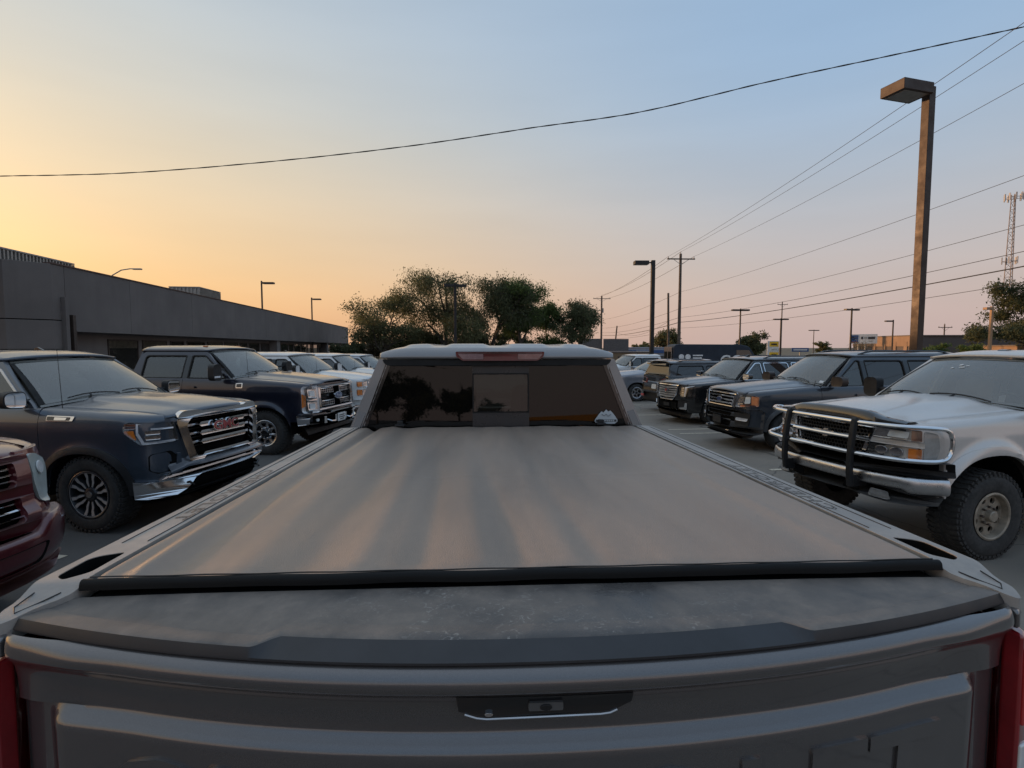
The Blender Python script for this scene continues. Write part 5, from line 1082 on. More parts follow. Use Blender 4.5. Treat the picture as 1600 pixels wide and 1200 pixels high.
        mo = lambda a, b, o: mp(a, b, o + .0012)
        for pts in ([(.905, 3.38), (.921, 1.34)], [(.972, 3.38), (.982, 1.34)], [(.990, 1.09), (.992, 1.045), (.975, 1.025), (.935, 1.085)]):
            B().tube([mp(a, y, .0004) for a, y in dens(pts + pts[::-1], .05)[:len(dens(pts + pts[::-1], .05)) // 2 + 1]], .0015, 4).build('groove', 'groove', rail)
        # brand lettering along the cap, outlines
        tx = text_outline('rail_lettering', 'CHEVROLET', .055, 'groove_soft', rail, (lambda x, y, z: mp(.948 - y, 1.84 - x, .0006)) if sg < 0 else (lambda x, y, z: mp(.948 - y, 1.84 + x, .0006)), 1.95, .0008)
        # tail lamp
        a0 = .93
        lt = c.patch('tail_light', sg * -.974, sg * -1.27, 1.05, 1.475, .012, .04, 'red_lens', rear=True, f=lambda a: (1.05, lerp(1.478, 1.440, max(0, (abs(a) - 1.10) / .16))), bevel=.008)
        c.patch('reversing_lens', sg * -.980, sg * -1.01, 1.14, 1.25, .015, .01, 'clear_plastic', lt, True)
        c.patch('lamp_bar', sg * -.982, sg * -.998, 1.29, 1.45, .0145, .01, 'red_bright', lt, True)
        c.patch('corner_panel', sg * -.972, sg * -1.24, 1.484, 1.524, .004, .04, 'paint_steel', rear=True, bevel=.012)
        c.patch('corner_panel', sg * -.965, sg * -1.24, .70, 1.04, .002, .03, 'paint_steel', rear=True)
    # tailgate
    Yc = lambda X: .842 + .165 * (abs(X) / .965) ** 2.2
    side = lambda X, t: X * lerp(.905, .965, t) / .965
    cols = sorted(set(list(np.linspace(-.965, .965, 121)) + [s_ * q for s_ in (1, -1) for q in (.452, .462, .470, .478, .488)]))
    rows = []
    def capcol(X):
        a = abs(X); st = sstep(.490, .448, a); y1 = Yc(X) + lerp(.008, .046, st); zt0 = 1.5535
        f0 = 1.0895; g0 = lerp(y1 + .035, y1 + .048, st)
        P_ = [(f0, 1.530), (f0, 1.5545), (f0 - .006, 1.5555), (lerp(f0, g0, .5), 1.5530), (g0 + .002, 1.5512), (g0 - .002, zt0), ((g0 + y1) / 2, zt0 + .0004), (y1 + .004, zt0), (y1, zt0 - .0016), (Yc(X) + .0015, 1.537), (Yc(X) + .001, 1.533), (Yc(X) + .02, 1.529)]
        return P_
    V = []; m = 12
    for X in cols:
        for r_, (y, z) in enumerate(capcol(X)):
            t = 1 - (y - Yc(X)) / (1.0895 - Yc(X) + 1e-6); V.append(cv(side(X, min(1, max(0, t))), y, z - .004 * (abs(X) / .965) ** 6))
    tg_cap = [V, [(i * m + j, i * m + j + 1, (i + 1) * m + j + 1, (i + 1) * m + j) for i in range(len(cols) - 1) for j in range(m - 1)] + [tuple(range(m)), tuple(range((len(cols) - 1) * m, len(cols) * m))]]
    prof = [(.012, 1.530), (-.001, 1.528), (-.011, 1.522), (-.017, 1.512), (-.018, 1.502), (-.013, 1.492), (-.003, 1.484), (.008, 1.477), (.016, 1.468), (.021, 1.455), (.025, 1.44), (.027, 1.425), (.028, 1.412), (.028, 1.404)]
    low = [1.400, 1.394, 1.388, 1.382, 1.375, 1.362, 1.33, 1.26, 1.15, 1.03, .94]
    V = []; m = len(prof) + len(low); xs = np.linspace(-.968, .968, 141)
    for X in xs:
        e = sstep(.80, .93, abs(X)); ed = .012 * max(0, (abs(X) - .948) / .02) ** 2 - .018 * sstep(.70, .96, abs(X))
        for dy, z in prof: V.append(cv(X, Yc(X) + lerp(dy, dy * .55, e) + ed, z))
        for k, z in enumerate(low):
            rz = sstep(1.402, 1.376, z) * sstep(.885, .865, abs(X)); V.append(cv(X, Yc(X) + .028 - rz * .026 + .012 * sstep(1.36, 1.05, z) * (1 - e) + ed, z))
    tg = obj('tailgate', V, [(i * m + j, i * m + j + 1, (i + 1) * m + j + 1, (i + 1) * m + j) for i in range(140) for j in range(m - 1)], 'paint_steel', rt, recalc=True, sharp=50)
    nf = len(cols) - 1; ff = tg_cap[1]; top_f = [f for k, f in enumerate(ff[:nf * 11]) if k % 11 < 8]; edge_f = [f for k, f in enumerate(ff[:nf * 11]) if k % 11 >= 8]
    obj('tailgate_cap', tg_cap[0], top_f, 'cap_plastic', tg, recalc=True, sharp=24); obj('cap_edge', tg_cap[0], edge_f, 'cap_dark', tg, recalc=True, sharp=24)
    b = B(); V = [cv(X, Yc(X) + .06, z) for X in np.linspace(-.955, .955, 30) for z in (.94, 1.515)]; b.add(V, [(2 * i, 2 * i + 1, 2 * i + 3, 2 * i + 2) for i in range(29)]).build('tailgate_inner', 'dark_void', tg)
    text_mesh('tailgate_lettering', 'CHEVROLET', .25, 'paint_steel', tg, lambda x, y, z: cv(x, Yc(x) + .001 + .012 * sstep(1.36, 1.05, 1.240 + y) * (1 - sstep(.80, .93, abs(x))) - .018 * sstep(.70, .96, abs(x)) - z, 1.240 + y), .004, .004, 1.12, sub=True)
    # handle
    hf = lambda a, b, o: cv(a, Yc(a) + .024 - o, b)
    hd = panel('tailgate_handle', [(-.142, 1.471), (.156, 1.469), (.153, 1.455), (.122, 1.441), (.10, 1.439), (-.095, 1.437), (-.138, 1.447)], hf, .03, 'black_gloss', tg, d=.03, bevel=.002, off=.012)
    B().tube([hf(a, b, .013) for a, b in ((-.128, 1.443), (-.108, 1.4365), (-.092, 1.4345), (0, 1.436), (.10, 1.4365), (.116, 1.438), (.128, 1.443))], .0022, 6).build('handle_trim', 'alloy', hd)
    panel('camera_housing', fillet([(-.022, 1.448), (.036, 1.448), (.036, 1.462), (-.022, 1.462)], .003), hf, .01, 'valance_grey', hd, off=.016, bevel=.001)
    panel('camera_lens', [(.007 + .010 * cos(t), 1.455 + .005 * sin(t)) for t in np.linspace(0, 2 * pi, 17)[:-1]], hf, .008, 'black_gloss', hd, off=.019, bevel=.001)
    panel('key_lock', [(-.088 + .007 * cos(t), 1.443 + .0035 * sin(t)) for t in np.linspace(0, 2 * pi, 13)[:-1]], hf, .006, 'chrome_dull', hd, off=.0155, bevel=.0005)
    bpr = c.patch('rear_bumper', -1.16, 1.16, .58, .86, .055, .10, 'chrome_worn', rear=True, bulge=.03, bevel=.004)
    c.patch('bumper_step', -.95, .95, .862, .90, .05, .16, 'black_plastic', bpr, True)
    # cab rear: pillars, glass, lip, brake lamp
    lean = lambda z: 3.44 + (z - 1.535) * .07
    rm = lambda a, z, o: cv(a, lean(z) + .012 * (a / .85) ** 2 - o, z)
    half = lambda z: lerp(.860, .700, (z - 1.535) / .43)
    out = [(-.955, 1.40), (.955, 1.40), (.945, 1.54), (.762, 1.975), (-.762, 1.975), (-.945, 1.54)]
    gl = [(-half(1.50), 1.50), (half(1.50), 1.50), (half(1.955), 1.955), (-half(1.955), 1.955)]
    cb = panel('cab_back', out, rm, .05, 'paint_steel_dusty', rt, [gl], .06, .012)
    zb0, zt0 = 1.49, 1.962; xl, xr_ = -.165, .20
    for nm, poly in (('rear_window', [(-half(zb0) - .01, zb0), (xl, zb0), (xl, zt0), (-half(zt0) - .01, zt0)]), ('rear_window', [(xr_, zb0), (half(zb0) + .01, zb0), (half(zt0) + .01, zt0), (xr_, zt0)]), ('sliding_window', [(xl, zb0), (xr_, zb0), (xr_, zt0), (xl, zt0)])):
        w = panel(nm, poly, rm, .005, 'slider_glass' if nm[0] == 's' else 'rear_glass', cb, d=.08, bevel=0, off=-.006)
        if nm == 'sliding_window':
            panel('slider_band', [(xl, 1.885), (xr_, 1.885), (xr_, 1.965), (xl, 1.965)], rm, .006, 'black_matte_glass', w, off=.002, bevel=0); panel('slider_band', [(xl, 1.49), (xr_, 1.49), (xr_, 1.630), (xl, 1.630)], rm, .006, 'black_matte_glass', w, off=.002, bevel=0)
            panel('slider_frame', [(xl, 1.630), (xr_, 1.630), (xr_, 1.885), (xl, 1.885)], rm, .006, 'seal', w, [[(xl + .008, 1.638), (xr_ - .008, 1.638), (xr_ - .008, 1.877), (xl + .008, 1.877)]], .1, 0, .004)
    panel('glass_border', [(-half(1.49) - .012, 1.49), (half(1.49) + .012, 1.49), (half(1.965) + .012, 1.965), (-half(1.965) - .012, 1.965)], rm, .006, 'black_gloss', cb, [[(-half(1.50) + .022, 1.51), (half(1.50) - .022, 1.51), (half(1.95) - .022, 1.945), (-half(1.95) + .022, 1.945)]], .06, 0, .0)
    panel('roof_lip', fillet([(-.720, 1.950), (-.70, 1.936), (.70, 1.936), (.720, 1.950), (.732, 1.975), (-.732, 1.975)], .008), rm, .05, 'seal', cb, off=.045, d=.06, bevel=.012)
    def roof(i, j):
        u = j * 2 - 1; X = u * .752; ed = 1 - abs(u) ** 9
        if i < .06: k = i / .06; Y = 3.452 + .05 * u * u + .020 * k * k; z = 1.977 + .052 * k * (.35 + .65 * ed)
        else:
            k = (i - .06) / .94; Y = lerp(3.472 + .05 * u * u, 5.20, k); e2 = min(1, k * 5); rib = 0
            for x0, w in ((-.52, .085), (-.20, .13), (.20, .13), (.52, .085)): rib += .013 * sstep(w + .02, w - .035, abs(X - x0))
            z = 1.977 + .052 * (.35 + .65 * ed) + (.014 * sstep(0, 1, k * 12) + rib * sstep(.0, .08, k) * sstep(1, .9, k)) * ed
        return cv(X, Y, z)
    grid('roof', 64, 120, roof, 'paint_steel_dusty', rt, solid=.02, sharp=50)
    bm_ = lambda a, z, o: cv(a, 3.452 + .05 * (a / .752) ** 2 - o, z)
    br = panel('brake_light', fillet([(-.270, 2.024), (.295, 2.024), (.290, 1.992), (.250, 1.966), (-.225, 1.966), (-.265, 1.992)], .008), bm_, .06, 'red_deep', rt, d=.06, bevel=.006, off=.040)
    for x0, x1 in ((-.255, -.095), (.125, .285)):
        panel('lamp_window', fillet([(x0, 2.010), (x1, 2.010), (x1 - (.03 if x1 > 0 else 0), 1.976), (x0 + (.03 if x0 < 0 else 0), 1.976)], .006), bm_, .01, 'lamp_pink', br, d=.06, bevel=.002, off=.042)
    panel('lamp_window', [(-.255, 2.014), (.280, 2.014), (.280, 2.018), (-.255, 2.018)], bm_, .01, 'lamp_pink', br, d=.06, bevel=0, off=.0425)
    # cover clamps by the glass
    for X in (-.62, .66):
        b = B(); b.box(cv(X, 3.395, 1.562), (.05, .06, .012)); b.box(cv(X, 3.405, 1.577), (.03, .035, .022)); b.build('cover_clamp', 'black_plastic', rt, bevel=.004)
    # sticker with mountain outline
    sx0, sz0 = .705, 1.585
    stf = lambda a, z, o: rm(sx0 + a, sz0 + z, o)
    st = panel('window_sticker', [(-.075, -.005), (-.045, .035), (-.030, .050), (-.018, .042), (0, .062), (.014, .048), (.028, .055), (.048, .034), (.075, -.005), (.075, -.018), (.055, -.032), (-.055, -.032), (-.075, -.018)], stf, .001, 'sticker_white', cb, d=.02, bevel=0, off=.003)
    for x0, x1, z0, z1 in ((-.068, .068, -.018, -.004),): panel('sticker_band', [(x0, z0), (x1, z0), (x1, z1), (x0, z1)], stf, .0006, 'ink', st, d=.03, bevel=0, off=.0045)
    for k in range(8): x0 = -.054 + k * .0138; panel('sticker_mark', [(x0, -.0155), (x0 + .010, -.0155), (x0 + .010, -.0065), (x0, -.0065)], stf, .0006, 'sticker_white', st, d=.03, bevel=0, off=.0055)
    B().tube([stf(a, z, .005) for a, z in ((-.030, .030), (-.012, .020), (0, .032), (.012, .016), (.03, .030))], .0016, 4).build('sticker_line', 'ink', st)
plain('red_deep', (.10, .006, .010), .2, 0, .2, 8, coat=.4)
plain('black_matte_glass', (.020, .020, .022), .3, 0, .1, 5); plain('lamp_pink', (.22, .13, .135), .25, 0, .15, 20, coat=1)
def text_outline(name, txt, size, mat, parent, mapf, sx, r):
    cu = bpy.data.curves.new(name, 'FONT'); cu.body = txt; cu.size = size; cu.align_x = 'CENTER'; cu.align_y = 'CENTER'; cu.resolution_u = 2; cu.fill_mode = 'NONE'; cu.bevel_depth = r / 1.0; cu.bevel_resolution = 0; cu.space_character = 1.15
    to = bpy.data.objects.new('tmp', cu); col.objects.link(to)
    me = bpy.data.meshes.new_from_object(to.evaluated_get(bpy.context.evaluated_depsgraph_get())); bpy.data.objects.remove(to); bpy.data.curves.remove(cu)
    for v in me.vertices: v.co = Vector(mapf(v.co.x * sx, v.co.y, v.co.z))
    me.materials.clear(); me.materials.append(M[mat]); o = bpy.data.objects.new(name, me); col.objects.link(o); o.parent = parent; return o
own()
# ------------------------------------------------------------------ maroon pickup at the near left, white pickups, far vehicles
paint('paint_maroon', (.105, .013, .020), .35, .28, .40, (.36, .27, .22))
def maroon():
    P = truckP(paint='paint_maroon', hw=1.01, belt=1.39, hn=1.33, front=[(1.0, 0), (.99, .3), (.95, .55), (.86, .78), (.72, .93), (.5, 1.0), (.1, 1.01)], rear=[(-4.6, 1.01), (-4.72, .99), (-4.78, .9), (-4.8, .45), (-4.8, 0)], xr=-4.8, wb=3.57, sill=.5, zfl=.5,
        ztop=[(.95, 1.28), (.5, 1.33), (-.5, 1.40), (-.62, 1.40), (-4.8, 1.44)], prof=[(.35, -.05), (.52, -.02), (.75, 0), (1.0, -.006), (1.15, 0), (1.25, -.012), (1.40, -.06)], fprof=[(.3, -.10), (.45, -.02), (.55, .02), (.86, .06), (.92, 0), (1.12, -.02), (1.33, -.07)], xf=1.0, crown=.09, nose_drop=.05, sF=.80)
    P['gh'].update(zt=1.83, zr=1.92, zw=1.43, yb=.95, yt=.72)
    c = Car('pickup_truck', 'dark maroon pickup with twin chrome barred grille openings beside the slate blue pickup', 'pickup truck', -4.46, 3.62, -13.0, P, 'pickups facing the aisle from the dark building')
    c.dz = .08; c.shell(); c.greenhouse(); c.wheels('five', .40, .28, .25, out=.96, lug=False)
    m = 'paint_maroon'; rt = c.root
    holes = []; 
    for sg in (1, -1):
        for z0, z1, w in ((.985, 1.155, .56), (.735, .905, .56)): holes.append(fillet([(sg * .07, z0), (sg * (w - .02 - (1.15 - z1) * .1), z0), (sg * w, (z0 + z1) / 2), (sg * (w + .0), z1), (sg * .07, z1)], .025))
    c.fp('front_panel', [(-.66, .64), (.66, .64), (.70, 1.20), (-.70, 1.20)], .03, .05, m, holes=holes, bevel=.012)
    c.fp('grille_back', [(-.62, .70), (.62, .70), (.62, 1.17), (-.62, 1.17)], -.05, .01, 'dark_void')
    for sg in (1, -1):
        for z0 in (.985, .735):
            for k in range(3): z = z0 + .042 + k * .043; c.fp('grille_bar', [(sg * .06, z - .006), (sg * .55, z - .006), (sg * .55, z + .006), (sg * .06, z + .006)], .0, .03, 'chrome', bevel=.003)
        c.fp('corner_panel', [(sg * .64, .50), (sg * 1.06, .50), (sg * 1.06, 1.22), (sg * .66, 1.22)], -.002, .03, m)
        hl = fillet([(.72, 1.18), (.80, 1.185), (.93, 1.12), (.95, 1.02), (.90, .86), (.86, .80), (.76, .82), (.72, .98)], .03)
        h = c.fp('headlight', [(a * sg, b) for a, b in hl], .02, .05, 'hazed_lens', bevel=.015)
        c.fp('lamp_cell', [(sg * (.83 + .05 * cos(t)), 1.07 + .05 * sin(t)) for t in np.linspace(0, 2 * pi, 15)[:-1]], .024, .01, 'clear_plastic', parent=h)
    bp = c.patch('front_bumper', -1.04, 1.04, .44, .84, .05, .08, m, f=lambda a: (.44, .72 + .10 * sstep(.60, .72, abs(a))), bulge=.045, bevel=.01)
    c.fp('lower_intake', fillet([(-.60, .42), (.60, .42), (.66, .56), (-.66, .56)], .03), .102, .02, 'dark_void', parent=bp)
    c.fp('air_dam', [(-.98, .38), (.98, .38), (.98, .30), (.9, .27), (-.9, .27), (-.98, .30)], .10, .08, m, parent=bp, bevel=.02)
maroon()
paint('paint_white', (.62, .62, .61), .0, .35, .30, (.45, .42, .38))
def white_truck(label, X, Y, deg, detail=True, scoop=False, grp='pickups facing the aisle from the dark building', pt='paint_white'):
    P = truckP(paint=pt, belt=1.44, hn=1.36, ztop=[(.95, 1.33), (.5, 1.37), (-.5, 1.445), (-.62, 1.445), (-5.1, 1.5)])
    P['gh'].update(zt=1.94, zr=2.03, zw=1.50)
    c = Car('pickup_truck', label, 'pickup truck', X, Y, deg, P, grp); c.shell(); c.greenhouse(); c.wheels('five', .42, .28, .24, lug=False)
    c.mirrors(-.84, 1.58, (.20, .28, .13), .14, 'black_plastic', pt)
    gh = [(-.60, 1.26), (.60, 1.26), (.58, .92), (-.58, .92)]
    c.fp('front_panel', [(-.84, .80), (.84, .80), (.84, 1.335), (-.84, 1.335)], 0, .03, pt, holes=[gh])
    for sg in (1, -1): c.fp('corner_panel', [(sg * .84, .66), (sg * 1.02, .66), (sg * 1.02, 1.30), (sg * .84, 1.30)], .001, .03, pt)
    c.fp('grille_back', inset(gh, -.02), -.05, .01, 'dark_void'); g = c.fp('grille', fillet([(-.63, 1.29), (.63, 1.29), (.61, .89), (-.61, .89)], .03), .03, .05, 'chrome', holes=[inset(gh, .01)], bevel=.01)
    c.fp('grille_bar', [(-.6, 1.06), (.6, 1.06), (.6, 1.12), (-.6, 1.12)], .03, .04, 'chrome', parent=g)
    for z0, z1 in ((1.13, 1.29), (.90, 1.08)):
        hl = fillet([(.66, z0), (.98, z0), (1.02, z0 + .03), (1.02, z1), (.66, z1)], .02)
        for q, h in zip((1, -1), c.fp('headlight', hl, .012, .03, 'chrome', True)):
            mr = lambda p: [(a * q, b) for a, b in p]
            c.fp('indicator', mr(fillet([(.87, z0 + .02), (1.0, z0 + .02), (1.0, z1 - .02), (.87, z1 - .02)], .01)), .018, .01, 'amber', parent=h); c.fp('lamp_cell', mr(fillet([(.69, z0 + .02), (.85, z0 + .02), (.85, z1 - .02), (.69, z1 - .02)], .01)), .018, .01, 'reflector', parent=h)
    bp = c.fp('front_bumper', fillet([(-1.1, .80), (1.1, .80), (1.08, .60), (.9, .56), (-.9, .56), (-1.08, .60)], .02), .07, .10, 'chrome', bevel=.015); c.fp('air_dam', [(-1, .56), (1, .56), (.9, .42), (-.9, .42)], .03, .05, 'black_plastic', parent=bp)
    if scoop: panel('hood_scoop', fillet([(-.02, -.28), (.30, -.22), (.30, .22), (-.02, .28)], .05), lambda a, b, o: (a, b, 1.50 - .10 * max(0, a) + o), .08, 'black_plastic', c.root, off=.02, bevel=.02)
    c.antenna(-.40, -.86, 1.45, .5, .06)
    panel('roof_fin', [(0, 0), (-.20, 0), (-.19, .05), (-.15, .065)], lambda a, b, o: (-1.70 + a, o, 2.035 + b), .04, 'black_gloss', c.root, off=.02, bevel=.006)
    return c
white_truck('white pickup with stacked amber cornered headlamps beside the navy pickup', -4.0, 15.5, -12)
white_truck('white pickup with black hood scoop behind the nearer white pickup', -3.95, 19.6, -12, scoop=True)
white_truck('pale silver pickup third in the row past the navy pickup', -3.9, 23.6, -12, pt='paint_pale') if paint('paint_pale', (.45, .47, .50), .3, .35, .3, (.42, .39, .36)) else None
def far_suv(label, X, Y, deg, pt, grp='vehicles at the far end of the lot', front=True, **k):
    P = suvP(paint=pt, **k); c = Car('sport_utility_vehicle', label, 'SUV', X, Y, deg, P, grp); c.shell(False); c.greenhouse(False); c.wheels('five', .39, .26, .24, lug=False, out=.96)
    c.mirrors(-.95, 1.36, (.24, .17, .13), .06, pt)
    suv_rear(c, fillet([(.50, .98), (.98, 1.02), (1.02, 1.16), (.70, 1.20), (.52, 1.14)], .03))
    gh = [(-.50, 1.06), (.50, 1.06), (.46, .84), (-.46, .84)]
    c.fp('front_panel', [(-.80, .50), (.80, .50), (.80, 1.13), (-.80, 1.13)], 0, .03, pt)
    for sg in (1, -1): c.fp('corner_panel', [(sg * .80, .50), (sg * 1.0, .50), (sg * 1.0, 1.10), (sg * .80, 1.10)], .001, .03, pt)
    g = c.fp('grille', gh, .012, .02, 'black_gloss'); 
    for z in (.90, .96, 1.02): c.fp('grille_bar', [(-.46, z - .008), (.46, z - .008), (.46, z + .008), (-.46, z + .008)], .022, .02, 'chrome', parent=g)
    for h in c.fp('headlight', fillet([(.56, 1.08), (.98, 1.10), (1.0, 1.04), (.92, .95), (.56, .94)], .02), .015, .03, 'lamp_white', True): pass
    bp = c.fp('front_bumper', fillet([(-1.05, .80), (1.05, .80), (1.05, .40), (.9, .33), (-.9, .33), (-1.05, .40)], .03), .04, .06, 'black_plastic', bevel=.02)
    for sg in (1, -1): c.fp('fog_lamp', fillet([(sg * .62, .56), (sg * .84, .56), (sg * .84, .64), (sg * .62, .64)], .02), .05, .02, 'lamp_white', parent=bp)
    roof_rails(c, -1.75, -3.7, .60, 1.90 if 'gh' not in k else k['gh']['zr'] - .03, .05)
    return c
low = dict(gh=dict(zt=1.68, zr=1.77, yb=.93, yt=.70, xa=-.74, xat=-1.46, xw=-.52, zw=1.315, rcr=.035, ct=.15, pillars=[(-1.64, -1.76), (-2.62, -2.76), (-3.86, -3.9, .20)], rail=.06, rc=.16))
c = far_suv('black SUV parked tail first with red tail lamps beside the glossy black SUV', 10.1, 19.5, 10.0, 'paint_black', **low)
c.rp('tail_light_trim', [(-.46, 1.02), (.46, 1.02), (.46, 1.06), (-.46, 1.06)], .02, .02, 'chrome'); c.rp('rear_reflector', fillet([(.62, .50), (.84, .50), (.84, .58), (.62, .58)], .02), .062, .02, 'red_bright', True)
far_suv('silver grey SUV facing the aisle behind the tail first black SUV', 6.25, 23.6, -166, 'paint_silver', **low) if paint('paint_silver', (.26, .27, .30), .5, .35, .35, (.38, .34, .31)) else None
white_truck('white pickup beyond the silver grey SUV with dark side glass', 6.4, 28.2, -166, grp='vehicles at the far end of the lot')
far_suv('white SUV behind the far white pickup', 8.0, 33.0, -166, 'paint_white', **low)
far_suv('white roofed dark SUV beyond the pale silver pickup', -3.95, 27.6, -12, 'paint_silver', 'vehicles at the far end of the lot', **low)
white_truck('white pickup parked at the far end below the trees', -4.1, 35.0, 60, grp='vehicles at the far end of the lot')
# ------------------------------------------------------------------ long dark delivery van
plain('paint_van', (.022, .030, .044), .55, 0, .2, 2, spec=.25); plain('van_white', (.62, .62, .62), .5); plain('van_rear_sunlit', (.16, .13, .115), .45, 0, .2, 3)
def van():
    rt = empty('delivery_van', (14.7, 33.6, gz(33.6)), R(-4), 'long dark blue grey delivery van with white lettering behind the black SUVs', 'van')
    Lv, Wv, Hv = 6.0, 2.0, 2.72
    pr = [(-3.0, .45), (-3.0, 1.2), (-2.95, 2.45), (-2.85, 2.66), (-2.6, Hv), (1.2, Hv - .02), (1.75, 2.56), (2.35, 1.55), (3.05, 1.18), (3.12, .55), (3.0, .40)]
    pr = fillet(pr, .12, 4); V = []
    for y, k in ((-Wv / 2, 1), (Wv / 2, 1)):
        for x, z in pr: t = max(0, (z - 1.3) / 1.4); V.append((x, y * (1 - .10 * t * t), z))
    n = len(pr); F = [(i, (i + 1) % n, (i + 1) % n + n, i + n) for i in range(n)] + [tuple(range(n)), tuple(range(n, 2 * n))[::-1]]
    body = obj('body', V, F, 'paint_van', rt, recalc=True, bevel=.05, bevseg=3, sharp=40)
    q = B(); q.box((-3.02, 0, 1.55), (.05, 1.72, 2.0)); rd = q.build('rear_doors', 'van_rear_sunlit', rt, bevel=.02)  # rear doors get a warm lighter colour that paints in the low sun
    for s_ in (-.43, .43): q = B(); q.box((-3.05, s_, 1.95), (.02, .66, .6)); q.build('rear_window', 'privacy_glass', rd)
    for s_ in (-.92, .92): q = B(); q.box((-3.03, s_, 1.2), (.06, .12, .5)); q.build('tail_light', 'red_lens', rt)
    for s_ in (-1, 1):
        q = B(); q.add([(2.25, s_ * .985, 1.55), (1.72, s_ * .945, 2.35), (.95, s_ * .945, 2.35), (.95, s_ * .985, 1.55)], [(0, 1, 2, 3)]); q.build('window', 'privacy_glass', rt)
        for x in (-1.9, 2.1): B().lathe([(.2, -.12), (.34, -.11), (.36, 0), (.34, .11), (.2, .12), (.02, .10)], 24, 'y', (x, s_ * .86, .36)).build('wheel', 'rubber', rt)
    q = B(); q.add([(1.80, -.86, 2.48), (1.80, .86, 2.48), (2.33, .90, 1.60), (2.33, -.90, 1.60)], [(0, 1, 2, 3)]); q.build('windshield', 'windshield_glass', rt)
    sd = lambda x0, z0: (lambda x, y, z: (x0 + x, -Wv / 2 - .012 + .10 * max(0, (z0 + y - 1.3) / 1.4) ** 2 - z, z0 + y))
    for x in (-2.45, -2.05): panel('round_emblem', [(x + .17 * cos(t), 1.93 + .17 * sin(t)) for t in np.linspace(0, 2 * pi, 21)[:-1]], lambda a, b, o: sd(0, 0)(a, b, o), .006, 'van_white', body, bevel=0)
    for z, w in ((2.02, .62), (1.86, .56)): panel('small_lettering', [(-1.75, z - .04), (-1.75 + w, z - .04), (-1.75 + w, z + .04), (-1.75, z + .04)], lambda a, b, o: sd(0, 0)(a, b, o), .004, 'van_white', body, bevel=0)
    text_mesh('large_lettering', 'GGP', .80, 'van_white', body, sd(.85, 1.72), .003, .015, 1.15)
van()
# ------------------------------------------------------------------ trees
plain('bark', (.060, .048, .038), .95, 0, .4, 5, bump=.4)
def leafmat(name, a, b2, tr=.25):
    m, N, L, b = _mat(name); out = N['Material Output']; v = _obj(N)
    g = N.new('ShaderNodeNewGeometry'); n = _noise(N, L, .9, 4, .6, v)
    c = _mix(N, L, _ramp(N, L, n, .3, .7), a, b2); r = N.new('ShaderNodeHueSaturation'); L.new(c, r.inputs['Color'])
    mr = N.new('ShaderNodeMapRange'); L.new(g.outputs['Random Per Island'], mr.inputs[0]); mr.inputs[3].default_value = .65; mr.inputs[4].default_value = 1.4; L.new(mr.outputs[0], r.inputs['Value'])
    L.new(r.outputs[0], b.inputs['Base Color']); b.inputs['Roughness'].default_value = .7; b.inputs['Specular IOR Level'].default_value = .2
    t = N.new('ShaderNodeBsdfTranslucent'); L.new(r.outputs[0], t.inputs[0]); ms = N.new('ShaderNodeMixShader'); ms.inputs[0].default_value = tr
    L.new(b.outputs[0], ms.inputs[1]); L.new(t.outputs[0], ms.inputs[2]); L.new(ms.outputs[0], out.inputs[0])
leafmat('leaf_olive', (.100, .115, .050), (.145, .135, .070), .4); leafmat('leaf_green', (.075, .120, .035), (.115, .150, .050), .4); leafmat('leaf_dark', (.070, .085, .042), (.100, .105, .055), .4); leafmat('leaf_brown', (.135, .110, .072), (.165, .135, .09), .4)
